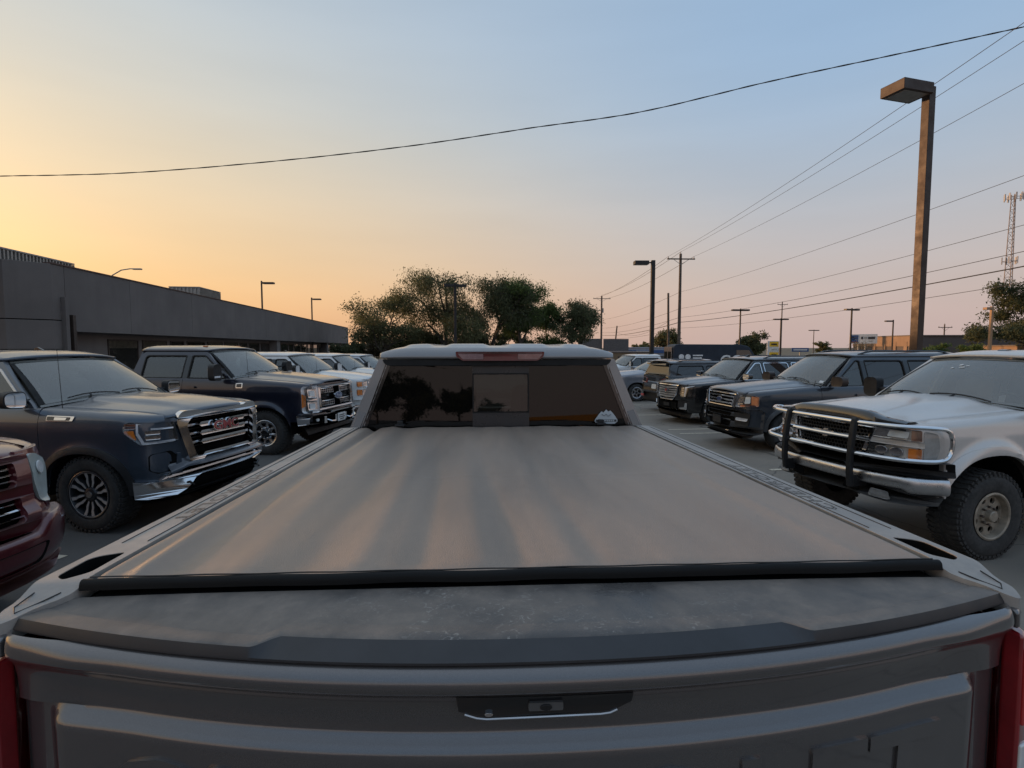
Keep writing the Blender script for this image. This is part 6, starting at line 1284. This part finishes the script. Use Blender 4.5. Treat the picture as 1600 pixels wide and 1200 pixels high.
def tree(name, label, x, y, h, spread, leaf, seed, nleaf=16000, lsize=.13, trunk=.32, droop=0, lean=0, base=.30, group=None, levels=4, dens_=1.0, tall=1.0):
    rg = np.random.default_rng(seed); rt = empty(name, (x, y, gz(y)), 0, label, 'tree', group)
    b = B(); tips = []
    def grow(p, d, ln, r, lv):
        n = 5; pts = [p]; rs = [r]; q = p.copy(); dd = d.copy()
        for k in range(n):
            dd = (dd + Vector(rg.normal(size=3) * .13) + Vector((0, 0, (.06 if lv < 2 else .0) - droop * .10 * lv))).normalized(); q = q + dd * ln / n; pts.append(q.copy()); rs.append(r * (1 - .55 * (k + 1) / n))
            if lv >= levels - 2: tips.append((q.copy(), lv))
        b.tube(pts, rs, 6 if lv < 2 else 4, False)
        if lv >= levels: return
        m = rg.integers(3, 5) if lv else rg.integers(5, 7)
        for k in range(m):
            t = rg.uniform(.35, 1) if lv else rg.uniform(base + .1, 1); i = min(n - 1, int(t * n)); st = pts[i].lerp(pts[i + 1], t * n - i)
            az = 2 * pi * (k + rg.uniform(0, .8)) / m; up = rg.uniform(.15, .95) * tall; side = Vector((cos(az), sin(az), 0))
            nd = (dd * .45 + side * (.95 - .25 * (up)) + Vector((0, 0, up * .55))).normalized()
            grow(st, nd, ln * rg.uniform(.50, .74) * (spread if lv == 0 else 1), rs[i] * .62, lv + 1)
    grow(Vector((0, 0, -.1)), Vector((lean, 0, 1)).normalized(), h * .52, trunk * .55, 0)
    top = max(t[0].z for t in tips); k = h / top * .985
    b.v = [(v[0] * min(1.15, k), v[1] * min(1.15, k), v[2] * k) for v in b.v]
    T = np.array([[t[0].x * min(1.15, k), t[0].y * min(1.15, k), t[0].z * k] for t in tips]); 
    b.build('trunk', 'bark', rt, recalc=False, sharp=60)
    nl = int(nleaf * dens_); c = T[rg.integers(0, len(T), nl)] + rg.normal(size=(nl, 3)) * np.array([.34, .34, .28]) * (h / 9)
    if droop: c[:, 2] -= np.abs(rg.normal(size=nl)) * droop * .9
    c[:, 2] = np.maximum(c[:, 2], .4)
    a = rg.normal(size=(nl, 3)); a /= np.linalg.norm(a, axis=1)[:, None]; d2 = rg.normal(size=(nl, 3)); d2 = np.cross(a, d2); d2 /= np.linalg.norm(d2, axis=1)[:, None]
    if droop: a[:, 2] -= 1.2 * droop; a /= np.linalg.norm(a, axis=1)[:, None]
    s = (lsize * rg.uniform(.6, 1.3, nl))[:, None]; V = np.stack([c - a * s, c + d2 * s * .45, c + a * s, c - d2 * s * .45], 1).reshape(-1, 3)
    me = bpy.data.meshes.new('crown'); me.vertices.add(nl * 4); me.vertices.foreach_set('co', V.ravel()); me.loops.add(nl * 4); me.loops.foreach_set('vertex_index', np.arange(nl * 4)); me.polygons.add(nl)
    me.polygons.foreach_set('loop_start', np.arange(nl) * 4); me.polygons.foreach_set('loop_total', np.full(nl, 4)); me.update(calc_edges=True); me.materials.append(M[leaf])
    o = bpy.data.objects.new('crown', me); col.objects.link(o); o.parent = rt; o['kind'] = 'stuff'
    return rt
tg = 'trees beyond the far end of the lot'
tree('deciduous_tree', 'thin leafed spreading tree right beside the end of the dark building', -10.6, 58, 9.3, 1.05, 'leaf_olive', 11, 17000, .11, .42, 0, .05, .25, tg)
tree('deciduous_tree', 'tall olive grey tree with drooping twigs behind the double lamp post', -4.4, 60, 11.6, .95, 'leaf_olive', 12, 40000, .115, .50, .75, 0, .18, tg)
tree('deciduous_tree', 'dark olive tree between the double lamp post and the bright green tree', .4, 61, 11.0, .80, 'leaf_dark', 13, 24000, .115, .45, .6, .04, .2, tg)
tree('deciduous_tree', 'bright green upright tree between the olive tree and the dark rounded one', 4.2, 60, 10.5, .62, 'leaf_green', 14, 20000, .12, .40, .2, 0, .12, tg, tall=1.3)
tree('deciduous_tree', 'thin gappy green tree beside the dark rounded tree', 8.0, 62, 8.4, .55, 'leaf_green', 15, 12000, .12, .25, .2, 0, .2, tg)
tree('deciduous_tree', 'dark rounded tree nearest the far utility pole', 10.6, 60, 8.4, .72, 'leaf_dark', 16, 15000, .12, .34, .15, .05, .12, tg)
for k, (x, y, h, l, n) in enumerate(((-15.5, 64, 4.2, 'leaf_dark', 9000), (-12.0, 66, 4.6, 'leaf_brown', 9000), (-8.6, 64, 4.4, 'leaf_dark', 9000), (-5.6, 66, 5.4, 'leaf_brown', 12000), (-2.2, 65, 5.2, 'leaf_brown', 12000), (1.6, 66, 5.6, 'leaf_dark', 12000), (5.0, 66, 4.6, 'leaf_dark', 9000))):
    tree('shrub', 'scrubby undergrowth filling the gap below the trees beyond the lot', x, y, h, 1.15, l, 40 + k, n, .15, .10, .3, 0, .02, 'scrub below the far trees', 3)
tree('deciduous_tree', 'large dark tree behind the orange lit lamp post, below the lattice tower', 65.0, 60, 11.0, 1.1, 'leaf_dark', 21, 36000, .16, .45, .25, 0, .15)
tree('deciduous_tree', 'small bright green tree in front of the dark brick wall', 51.5, 58, 3.4, .8, 'leaf_green', 22, 7000, .10, .12, 0, 0, .08)
tree('shrub', 'rounded green shrub between the brick wall and the large dark tree', 55.6, 58, 3.4, .9, 'leaf_green', 23, 9000, .11, .12, .2, 0, .05)
tree('deciduous_tree', 'bare twiggy small tree beside the white sign', 49.6, 70, 4.0, .9, 'leaf_brown', 24, 900, .10, .14, 0, 0, .15)
tree('deciduous_tree', 'small round distant tree behind the long dark van', 34.0, 98, 6.6, .9, 'leaf_olive', 25, 7000, .20, .25, 0, 0, .2)
tree('deciduous_tree', 'small distant tree right behind the yellow sign', 46.5, 92, 6.0, .9, 'leaf_dark', 26, 7000, .20, .25, 0, 0, .2)
for k, (x, y, h) in enumerate(((20.5, 150, 5.0), (29, 150, 4.4), (42, 140, 4.6), (66, 130, 4.8), (78, 150, 5.0), (92, 140, 4.6))):
    tree('shrub', 'low distant bush on the skyline beyond the road', x, y, h, 1.2, 'leaf_olive', 60 + k, 3500, .28, .15, .1, 0, .05, 'far bushes on the skyline', 3)

# ------------------------------------------------------------------ lamp posts
plain('lamp_bronze', (.042, .025, .018), .55, .25, .06, 1.2); plain('lamp_black', (.016, .015, .015), .5, .2, .2, 3); plain('lamp_lens_off', (.22, .20, .17), .4)
plain('wood_pole', (.085, .068, .055), .95, 0, .35, 4, bump=.3); plain('wire', (.035, .033, .032), .7); plain('insulator', (.30, .29, .28), .35)
def lamp(name, label, x, y, h, heads, mat='lamp_black', w=.16, hs=(.75, .42, .16), rz=0, group=None, arm=.35, round_=False):
    rt = empty(name, (x, y, gz(y)), R(rz), label, 'lamp post', group); g = 1.3 if y > 60 else .3
    if round_: B().tube([(0, 0, -g), (0, 0, h)], [w * .55, w * .42], 8).build('pole', mat, rt)
    else: b = B(); b.box((0, 0, (h - g) / 2), (w, w, h + g)); b.build('pole', mat, rt, bevel=.01)
    b = B(); b.box((0, 0, .25), (w * 2.4, w * 2.4, .5)); b.build('base', 'metal_grey', rt, bevel=.03)
    for a in heads:
        d = Vector((cos(R(a)), sin(R(a)), 0)); c = d * (arm + hs[0] / 2) + Vector((0, 0, h - .18))
        b = B(); b.box(d * arm / 2 + Vector((0, 0, h - .16)), (arm + .1, .07, .09), R(a)); b.build('arm', mat, rt)
        b = B(); b.box(c, hs, R(a)); hd = b.build('lamp_head', mat, rt, bevel=.015)
        b = B(); b.box(c - Vector((0, 0, hs[2] / 2 + .004)), (hs[0] * .8, hs[1] * .8, .01), R(a)); b.build('lamp_lens', 'lamp_lens_off', hd)
    return rt
lamp('lamp_post', 'tall bronze square lamp post with one large box head above the parked SUVs', 11.62, 14.0, 8.95, [180], 'lamp_bronze', .215, (1.0, .66, .27), 13, None, .26)
lamp('lamp_post', 'dark square lamp post with one box head beside the wooden utility pole', 11.95, 38, 8.75, [178], 'lamp_black', .26, (1.0, .6, .26), 0, None, .35)
far = 'slim lamp posts beyond the lot'
lamp('lamp_post', 'dark double headed lamp post in front of the olive trees', -2.4, 45, 8.0, [10, 190], 'lamp_black', .22, (.85, .5, .2), 0, far, .1)
lamp('lamp_post', 'slim post with flat lamp head rising behind the roofline, nearer rooftop unit', -18.0, 45, 8.1, [0], 'metal_brown', .16, (.9, .4, .14), 0, far, .1, True)
lamp('lamp_post', 'slim post with flat lamp head rising behind the far end of the roof', -18.7, 60, 8.4, [0], 'metal_brown', .18, (.9, .4, .14), 0, far, .1, True)
lamp('lamp_post', 'slim double headed lamp post rising behind the long dark van', 29.1, 60, 7.4, [0, 180], 'lamp_black', .20, (.9, .4, .18), 0, far, .1, True)
lamp('lamp_post', 'slim double headed lamp post beside the yellow sign', 48.0, 85, 7.8, [0, 180], 'lamp_black', .22, (1.1, .5, .2), 0, far, .1, True)
lamp('lamp_post', 'slim double headed lamp post beside the white sign', 42.2, 60, 7.5, [15, 195], 'lamp_black', .22, (.9, .4, .18), 0, far, .1, True)
lamp('lamp_post', 'slim single headed lamp post in front of the orange lit brick wall', 55.1, 70, 6.8, [180], 'lamp_black', .2, (1.0, .4, .18), 0, far, .1, True)
lamp('lamp_post', 'orange lit single headed lamp post in front of the large dark tree', 44.3, 45, 6.3, [180], 'lamp_bronze_sunlit', .2, (.55, .4, .2), 0, far, .1) if plain('lamp_bronze_sunlit', (.30, .18, .10), .6, 0, .2, 3) else None  # orange sunlight is put into the colour of this post
lamp('lamp_post', 'tiny distant double headed lamp post between the bare tower and yellow sign', 82, 130, 7.5, [0, 180], 'lamp_black', .2, (1.2, .4, .2), 0, far, .1, True)
rt = empty('street_light', (-26.8, 40, gz(40)), 0, 'street light with curved arm rising behind the dark building', 'street light')
B().tube([(0, 0, 0), (0, 0, 7.6)], [.11, .07], 8).build('pole', 'metal_grey', rt); B().tube([(0, 0, 7.3), (.5, 0, 7.75), (1.1, 0, 8.1), (1.7, 0, 8.2), (2.0, 0, 8.2)], .04, 6).build('arm', 'metal_grey', rt)
b = B(); b.box((2.2, 0, 8.18), (.6, .22, .1)); b.build('lamp_head', 'metal_grey', rt, bevel=.03)

# ------------------------------------------------------------------ utility poles and wires
def upole(label, x, y, h, arm=2.6, r=.15, extra=True, lean=0, rz=0):
    rt = empty('utility_pole', (x, y, gz(y)), R(rz), label, 'utility pole', 'wooden utility poles'); B().tube([(0, 0, -.5), (lean * h, 0, h)], [r, r * .68], 8).build('pole', 'wood_pole', rt)
    if arm:
        b = B(); b.box((0, -.16, h - .55), (arm, .10, .12)); ca = b.build('crossarm', 'wood_pole', rt)
        for s_ in (-1, 1):
            B().tube([(s_ * arm * .28, -.18, h - .58), (0, -.18, h - 1.15)], .025, 5).build('brace', 'metal_grey', ca)
            B().lathe([(.05, 0), (.06, .06), (.03, .10), (.045, .16), (.01, .2)], 8, 'z', (s_ * arm * .46, -.16, h - .48)).build('insulator', 'insulator', ca)
        B().lathe([(.05, 0), (.06, .06), (.03, .10), (.045, .16), (.01, .2)], 8, 'z', (0, 0, h)).build('insulator', 'insulator', ca)
    if extra: B().tube([(.25, -.1, h - 3.4), (.25, -.1, h - 2.5)], .16, 8).build('transformer', 'metal_grey', rt)
    return rt
upole('wooden utility pole with crossarm standing beside the dark square lamp post', 20.2, 55, 12.5, 2.9, .20, False)
upole('farther wooden utility pole with crossarm and transformer past the tan building', 24.2, 110, 13.6, 3.6, .24)
upole('bare topped wooden pole without crossarm beside the crossarm pole', 20.9, 60, 9.1, 0, .17, False, -.02)
upole('short leaning bare pole beside the farther crossarm pole', 27.2, 112, 7.6, 0, .20, False, .10)
upole('bare wooden pole rising from the distant round tree', 32.0, 92, 7.0, 0, .16, False)
upole('thin pole with small crossarm above the brick building', 82, 92, 7.2, 2.6, .14, False)
upole('thin tall distant pole with crossarm beyond the yellow sign', 68.0, 120, 13.4, 2.4, .16, False)
upole('tiny distant crossarm pole on the skyline past the tan building', 38, 190, 11, 3, .2, False)
def wire(pts, r, label, n=24, sag=0, group='overhead wires', twist=0):
    if len(pts) == 2:
        a, c = Vector(pts[0]), Vector(pts[1]); P = [a.lerp(c, t) - Vector((0, 0, sag * 4 * t * (1 - t))) for t in np.linspace(0, 1, n)]
    else: P = [Vector(p) for p in catmull(pts, n // len(pts) + 3)]
    o = B().tube(P, r, 5, False).build('overhead_wire', 'wire', None); tag(o, label, 'wire', group); return P
# big twisted service cable crossing the whole lot
cab = [(-23.32, 25.85, 9.66), (-20.89, 24.9, 9.43), (-14.85, 23.77, 9.31), (-8.41, 22.63, 9.52), (-2.91, 21.56, 9.83), (1.72, 20.53, 10.2), (5.53, 19.54, 10.44), (9.67, 18.56, 11.12), (13.43, 17.59, 11.62), (16.82, 16.64, 12.05), (17.53, 15.79, 11.91)]
CP = [Vector(p) for p in catmull(cab, 40)]
for k in range(2):                                    # two strands twisted round each other
    P_ = []
    for i, p in enumerate(CP): a = i * .42 + k * pi; P_.append(p + Vector((0, .010 * cos(a), .010 * sin(a))))
    if k == 0: cable = B().tube(P_, .016, 5, False).build('service_cable', 'wire', None); tag(cable, 'thick twisted black cable sagging across the whole lot', 'cable')
    else: B().tube(P_, .014, 5, False).build('strand', 'wire', cable)
p1 = (20.2, 55, gz(55)); p2 = (24.2, 110, gz(110)); p0 = (16.3, 1.0, 0)
for dx, z0, z1, z2, nm in ((-1.32, 12.2, 12.2, 13.2, 'power line on the outer end of the pole crossarms'), (0, 12.7, 12.7, 13.8, 'power line over the tops of the crossarm poles'), (1.32, 12.2, 12.2, 13.2, 'power line on the road end of the pole crossarms')):
    wire([(p1[0] + dx, p1[1], p1[2] + z1), (p0[0] + dx * 1.3, p0[1], p0[2] + z0)], .011, nm, 30, .55); wire([(p1[0] + dx, p1[1], p1[2] + z1), (p2[0] + dx, p2[1], p2[2] + z2)], .02, nm + ', far span', 20, .6)
for z1, z0, r, sg, nm in ((8.6, 8.3, .010, .5, 'thin wire strung just below the crossarm lines'), (6.9, 6.7, .010, .5, 'thin wire strung midway up the crossarm pole'), (6.0, 5.9, .012, .55, 'thin communication wire above the thick black one'), (5.5, 5.35, .022, .5, 'thick black communication cable on the crossarm pole'), (4.9, 4.9, .010, .55, 'lowest thin communication wire on the crossarm pole')):
    wire([(p1[0], p1[1] - .2, p1[2] + z1), (p0[0] + .4, p0[1], z0)], r, nm, 30, sg); wire([(p1[0], p1[1], p1[2] + z1), (p2[0], p2[1], p2[2] + z1 * 1.02)], r * 1.6, nm + ', far span', 20, .5)
wire([(20.9, 60, gz(60) + 6.0), (32.0, 92, gz(92) + 6.8)], .016, 'slack wire drooping from the bare topped pole', 20, 1.4); wire([(20.9, 60, gz(60) + 6.0), (27.6, 112, gz(99) + 6.5)], .016, 'slack wire drooping to the short leaning pole', 20, 1.3)

# ------------------------------------------------------------------ lattice tower
plain('tower_steel', (.20, .17, .16), .6, .3); plain('antenna_white', (.45, .43, .42), .6)
tw = empty('lattice_tower', (152.5, 150, -1), 0, 'tall lattice telephone tower with panel antennas near its top', 'tower')
H = 47
for k in range(3):
    a = k * 2 * pi / 3; B().tube([(1.5 * cos(a), 1.5 * sin(a), 0), (.55 * cos(a), .55 * sin(a), H)], .11, 5).build('leg', 'tower_steel', tw)
    b = B(); a2 = a + 2 * pi / 3
    for j in range(22):
        z0, z1 = H * j / 22, H * (j + 1) / 22; r0, r1 = lerp(1.5, .55, j / 22), lerp(1.5, .55, (j + 1) / 22)
        b.tube([(r0 * cos(a), r0 * sin(a), z0), (r1 * cos(a2), r1 * sin(a2), z1)], .05, 4); b.tube([(r0 * cos(a), r0 * sin(a), z0), (r0 * cos(a2), r0 * sin(a2), z0)], .04, 4)
    o = b.build('bracing', 'tower_steel', tw); o['kind'] = 'stuff'
for z, n, rr in ((H - 1.0, 9, 1.9), (H - 19, 5, 1.6)):
    pf = B().tube([(rr * cos(t), rr * sin(t), z) for t in np.linspace(0, 2 * pi, 13)], .07, 5).build('platform', 'tower_steel', tw)
    for k in range(n): a = 2 * pi * k / n; b = B(); b.box((rr * cos(a) * 1.1, rr * sin(a) * 1.1, z + .2), (.25, .35, 2.0), a); b.build('panel_antenna', 'antenna_white', tw)

# ------------------------------------------------------------------ far signs and buildings
plain('sign_white', (.55, .55, .54), .5); plain('sign_blue', (.02, .07, .20), .4); plain('sign_yellow', (.65, .40, .02), .4); plain('sign_red', (.35, .06, .05), .4)
def sign(name, label, x, y, z, w, h, rz, legs, prims, depth=.4):
    rt = empty(name, (x, y, gz(y)), R(rz), label, 'sign'); b = B(); b.box((0, 0, z), (w, depth, h)); c = b.build('sign_cabinet', prims[0], rt, bevel=.02)
    for (a0, a1, z0, z1, m) in prims[1]: q = B(); q.box(((a0 + a1) / 2, -depth / 2 - .01, (z0 + z1) / 2), (a1 - a0, .02, z1 - z0)); q.build('sign_panel', m, c)
    for lx in legs: B().tube([(lx, 0, -.5), (lx, 0, z - h / 2 + .02)], .13, 8).build('post', 'metal_grey', rt)
    return rt
sg_ = sign('business_sign', 'white roadside sign with a blue square beside the bare twiggy tree', 58.3, 80, 4.40, 3.6, 1.45, -34, (-.6, .3), ('sign_white', [(-1.65, -.65, 3.82, 4.98, 'sign_blue'), (-1.55, -.75, 4.55, 4.75, 'sign_white'), (-1.55, -.75, 4.25, 4.42, 'sign_white'), (-1.65, -.65, 3.85, 3.98, 'sign_red'), (-.28, -.02, 4.35, 4.75, 'ink'), (.10, .50, 4.42, 4.70, 'metal_grey'), (.60, 1.50, 4.35, 4.72, 'ink'), (.70, 1.20, 3.98, 4.10, 'metal_grey')]))
sign('pylon_sign', 'narrow yellow and white pylon sign in front of a small tree', 41.3, 75, 2.75, 1.5, 2.5, -25, (0,), ('sign_white', [(-.45, .72, 3.2, 3.9, 'sign_yellow'), (-.45, .72, 2.55, 2.95, 'sign_white'), (-.45, .72, 1.75, 2.4, 'sign_yellow'), (-.25, .5, 3.4, 3.65, 'metal_brown'), (-.2, .5, 2.7, 2.8, 'metal_grey'), (-.2, .5, 2.0, 2.15, 'metal_brown')]))
sign('blue_sign', 'small blue and white sign beside the distant double lamp post', 66.5, 110, 2.6, 3.2, .8, -20, (0,), ('sign_blue', [(-1.3, 1.3, 2.45, 2.75, 'sign_white')]))
sign('billboard', 'narrower grey backed billboard panel beyond the tan building', 18.2, 92, 3.3, 4.0, 2.6, 4, (-1, 1), ('metal_brown_grey', [(-1.9, 1.9, 2.2, 4.5, 'metal_brown_grey')])) if plain('metal_brown_grey', (.09, .085, .085), .7) else None
sign('billboard', 'wider grey backed billboard panel beyond the tan building', 22.8, 92, 3.3, 4.4, 2.5, 4, (-1, 1), ('metal_brown_grey', [(-2.1, 2.1, 2.2, 4.4, 'metal_brown_grey')]))
def bld(name, label, x, y, w, d, h, rz, wall, roof, wins=(), awn=None):
    rt = empty(name, (x, y, gz(y)), R(rz), label, 'building'); b = B(); b.box((0, d / 2, h / 2 - .5), (w, d, h + 1)); b.build('wall', wall, rt)
    b = B(); b.box((0, d / 2, h + .06), (w + .3, d + .3, .16)); b.build('roof', roof, rt)
    for (a0, a1, z0, z1, face) in wins:
        q = B()
        if face == 'f': q.box(((a0 + a1) / 2, -.02, (z0 + z1) / 2), (a1 - a0, .06, z1 - z0))
        else: q.box((-w / 2 - .02, (a0 + a1) / 2, (z0 + z1) / 2), (.06, a1 - a0, z1 - z0))
        wn = q.build('window', 'store_glass', rt)
        q = B(); q.box(((a0 + a1) / 2, -.05, z0 - .06) if face == 'f' else (-w / 2 - .05, (a0 + a1) / 2, z0 - .06), (a1 - a0 + .2, .1, .1) if face == 'f' else (.1, a1 - a0 + .2, .1)); q.build('sill', roof, wn)
    return rt
stucco('brick_sunlit', (.27, .18, .12)); stucco('brick_dark', (.11, .095, .09)); stucco('tan_metal', (.20, .14, .085)); stucco('pale_metal', (.34, .36, .40)); plain('roof_edge', (.12, .10, .09), .7)  # tan brick has sunlight put into its colour, dark brick is the unlit copy
bb = bld('brick_building', 'brown brick building with pilasters behind the tall bronze lamp post', 68.6, 72, 17, 14, 4.7, -6, 'brick_dark', 'roof_edge', [(-6, -4, .8, 2.6, 'f'), (1, 3, .8, 2.6, 'f')])
for k in range(6): q = B(); q.box((-8.56, 1 + k * 2.4, 1.7), (.16, .7, 4.4)); q.build('pilaster', 'brick_sunlit', bb)
q = B(); q.box((-8.53, 7, 4.0), (.12, 14, 1.5)); q.build('brick_band', 'brick_sunlit', bb)
bld('tan_building', 'low tan metal building beside the dark square lamp post', 21.6, 78, 6.2, 8, 2.35, 4, 'tan_metal', 'roof_edge', [(-2, -1, .5, 1.8, 'f'), (.6, 1.8, .5, 1.8, 'f')])
bl = bld('blue_white_building', 'low pale blue store with blue trim behind the wooden poles', 30.5, 95, 12, 8, 3.0, 2, 'pale_metal', 'pale_metal', [(-5, -2, .4, 1.6, 'f'), (-1, 3, .4, 1.6, 'f')])
q = B(); q.box((0, -.1, 2.35), (12.1, .2, .55)); q.build('trim_band', 'sign_blue', bl)
q = B(); q.box((-2.2, -.22, 2.35), (2.4, .06, .3)); q.build('trim_panel', 'sign_white', bl)
bld('roadside_kiosk', 'small orange lit building at the foot of the large dark tree', 68, 62, 6, 6, 3.2, -8, 'brick_sunlit', 'roof_edge', [(-1, 1, 1, 2, 'f')])
# things behind the camera, seen mirrored in the rear window
for k, (x, y, h, s_) in enumerate(((-44, -110, 9, 1.2), (-36, -112, 11, 1.2), (-27, -110, 12, 1.2), (-18, -112, 11, 1.2), (-9, -114, 10, 1.2), (2, -115, 7, 1.2))): tree('deciduous_tree', 'dark tree mirrored in the rear window of the grey pickup', x, y, h, s_, 'leaf_dark', 80 + k, 12000, .3, .5, .3, 0, .05, 'trees across the road behind the grey pickup')
plain('trailer_yellow', (.55, .27, .02), .5)
tr = empty('box_trailer', (14, -72, 0), R(4), 'yellow trailer mirrored in the rear window of the grey pickup', 'trailer')
b = B(); b.box((0, 0, 1.5), (11, 2.4, 1.6)); b.build('body', 'trailer_yellow', tr, bevel=.05)
for x in (-4, -3, 3.5): B().lathe([(.2, -.15), (.5, -.13), (.5, .13), (.2, .15)], 20, 'y', (x, 1.0, .5)).build('wheel', 'rubber', tr)
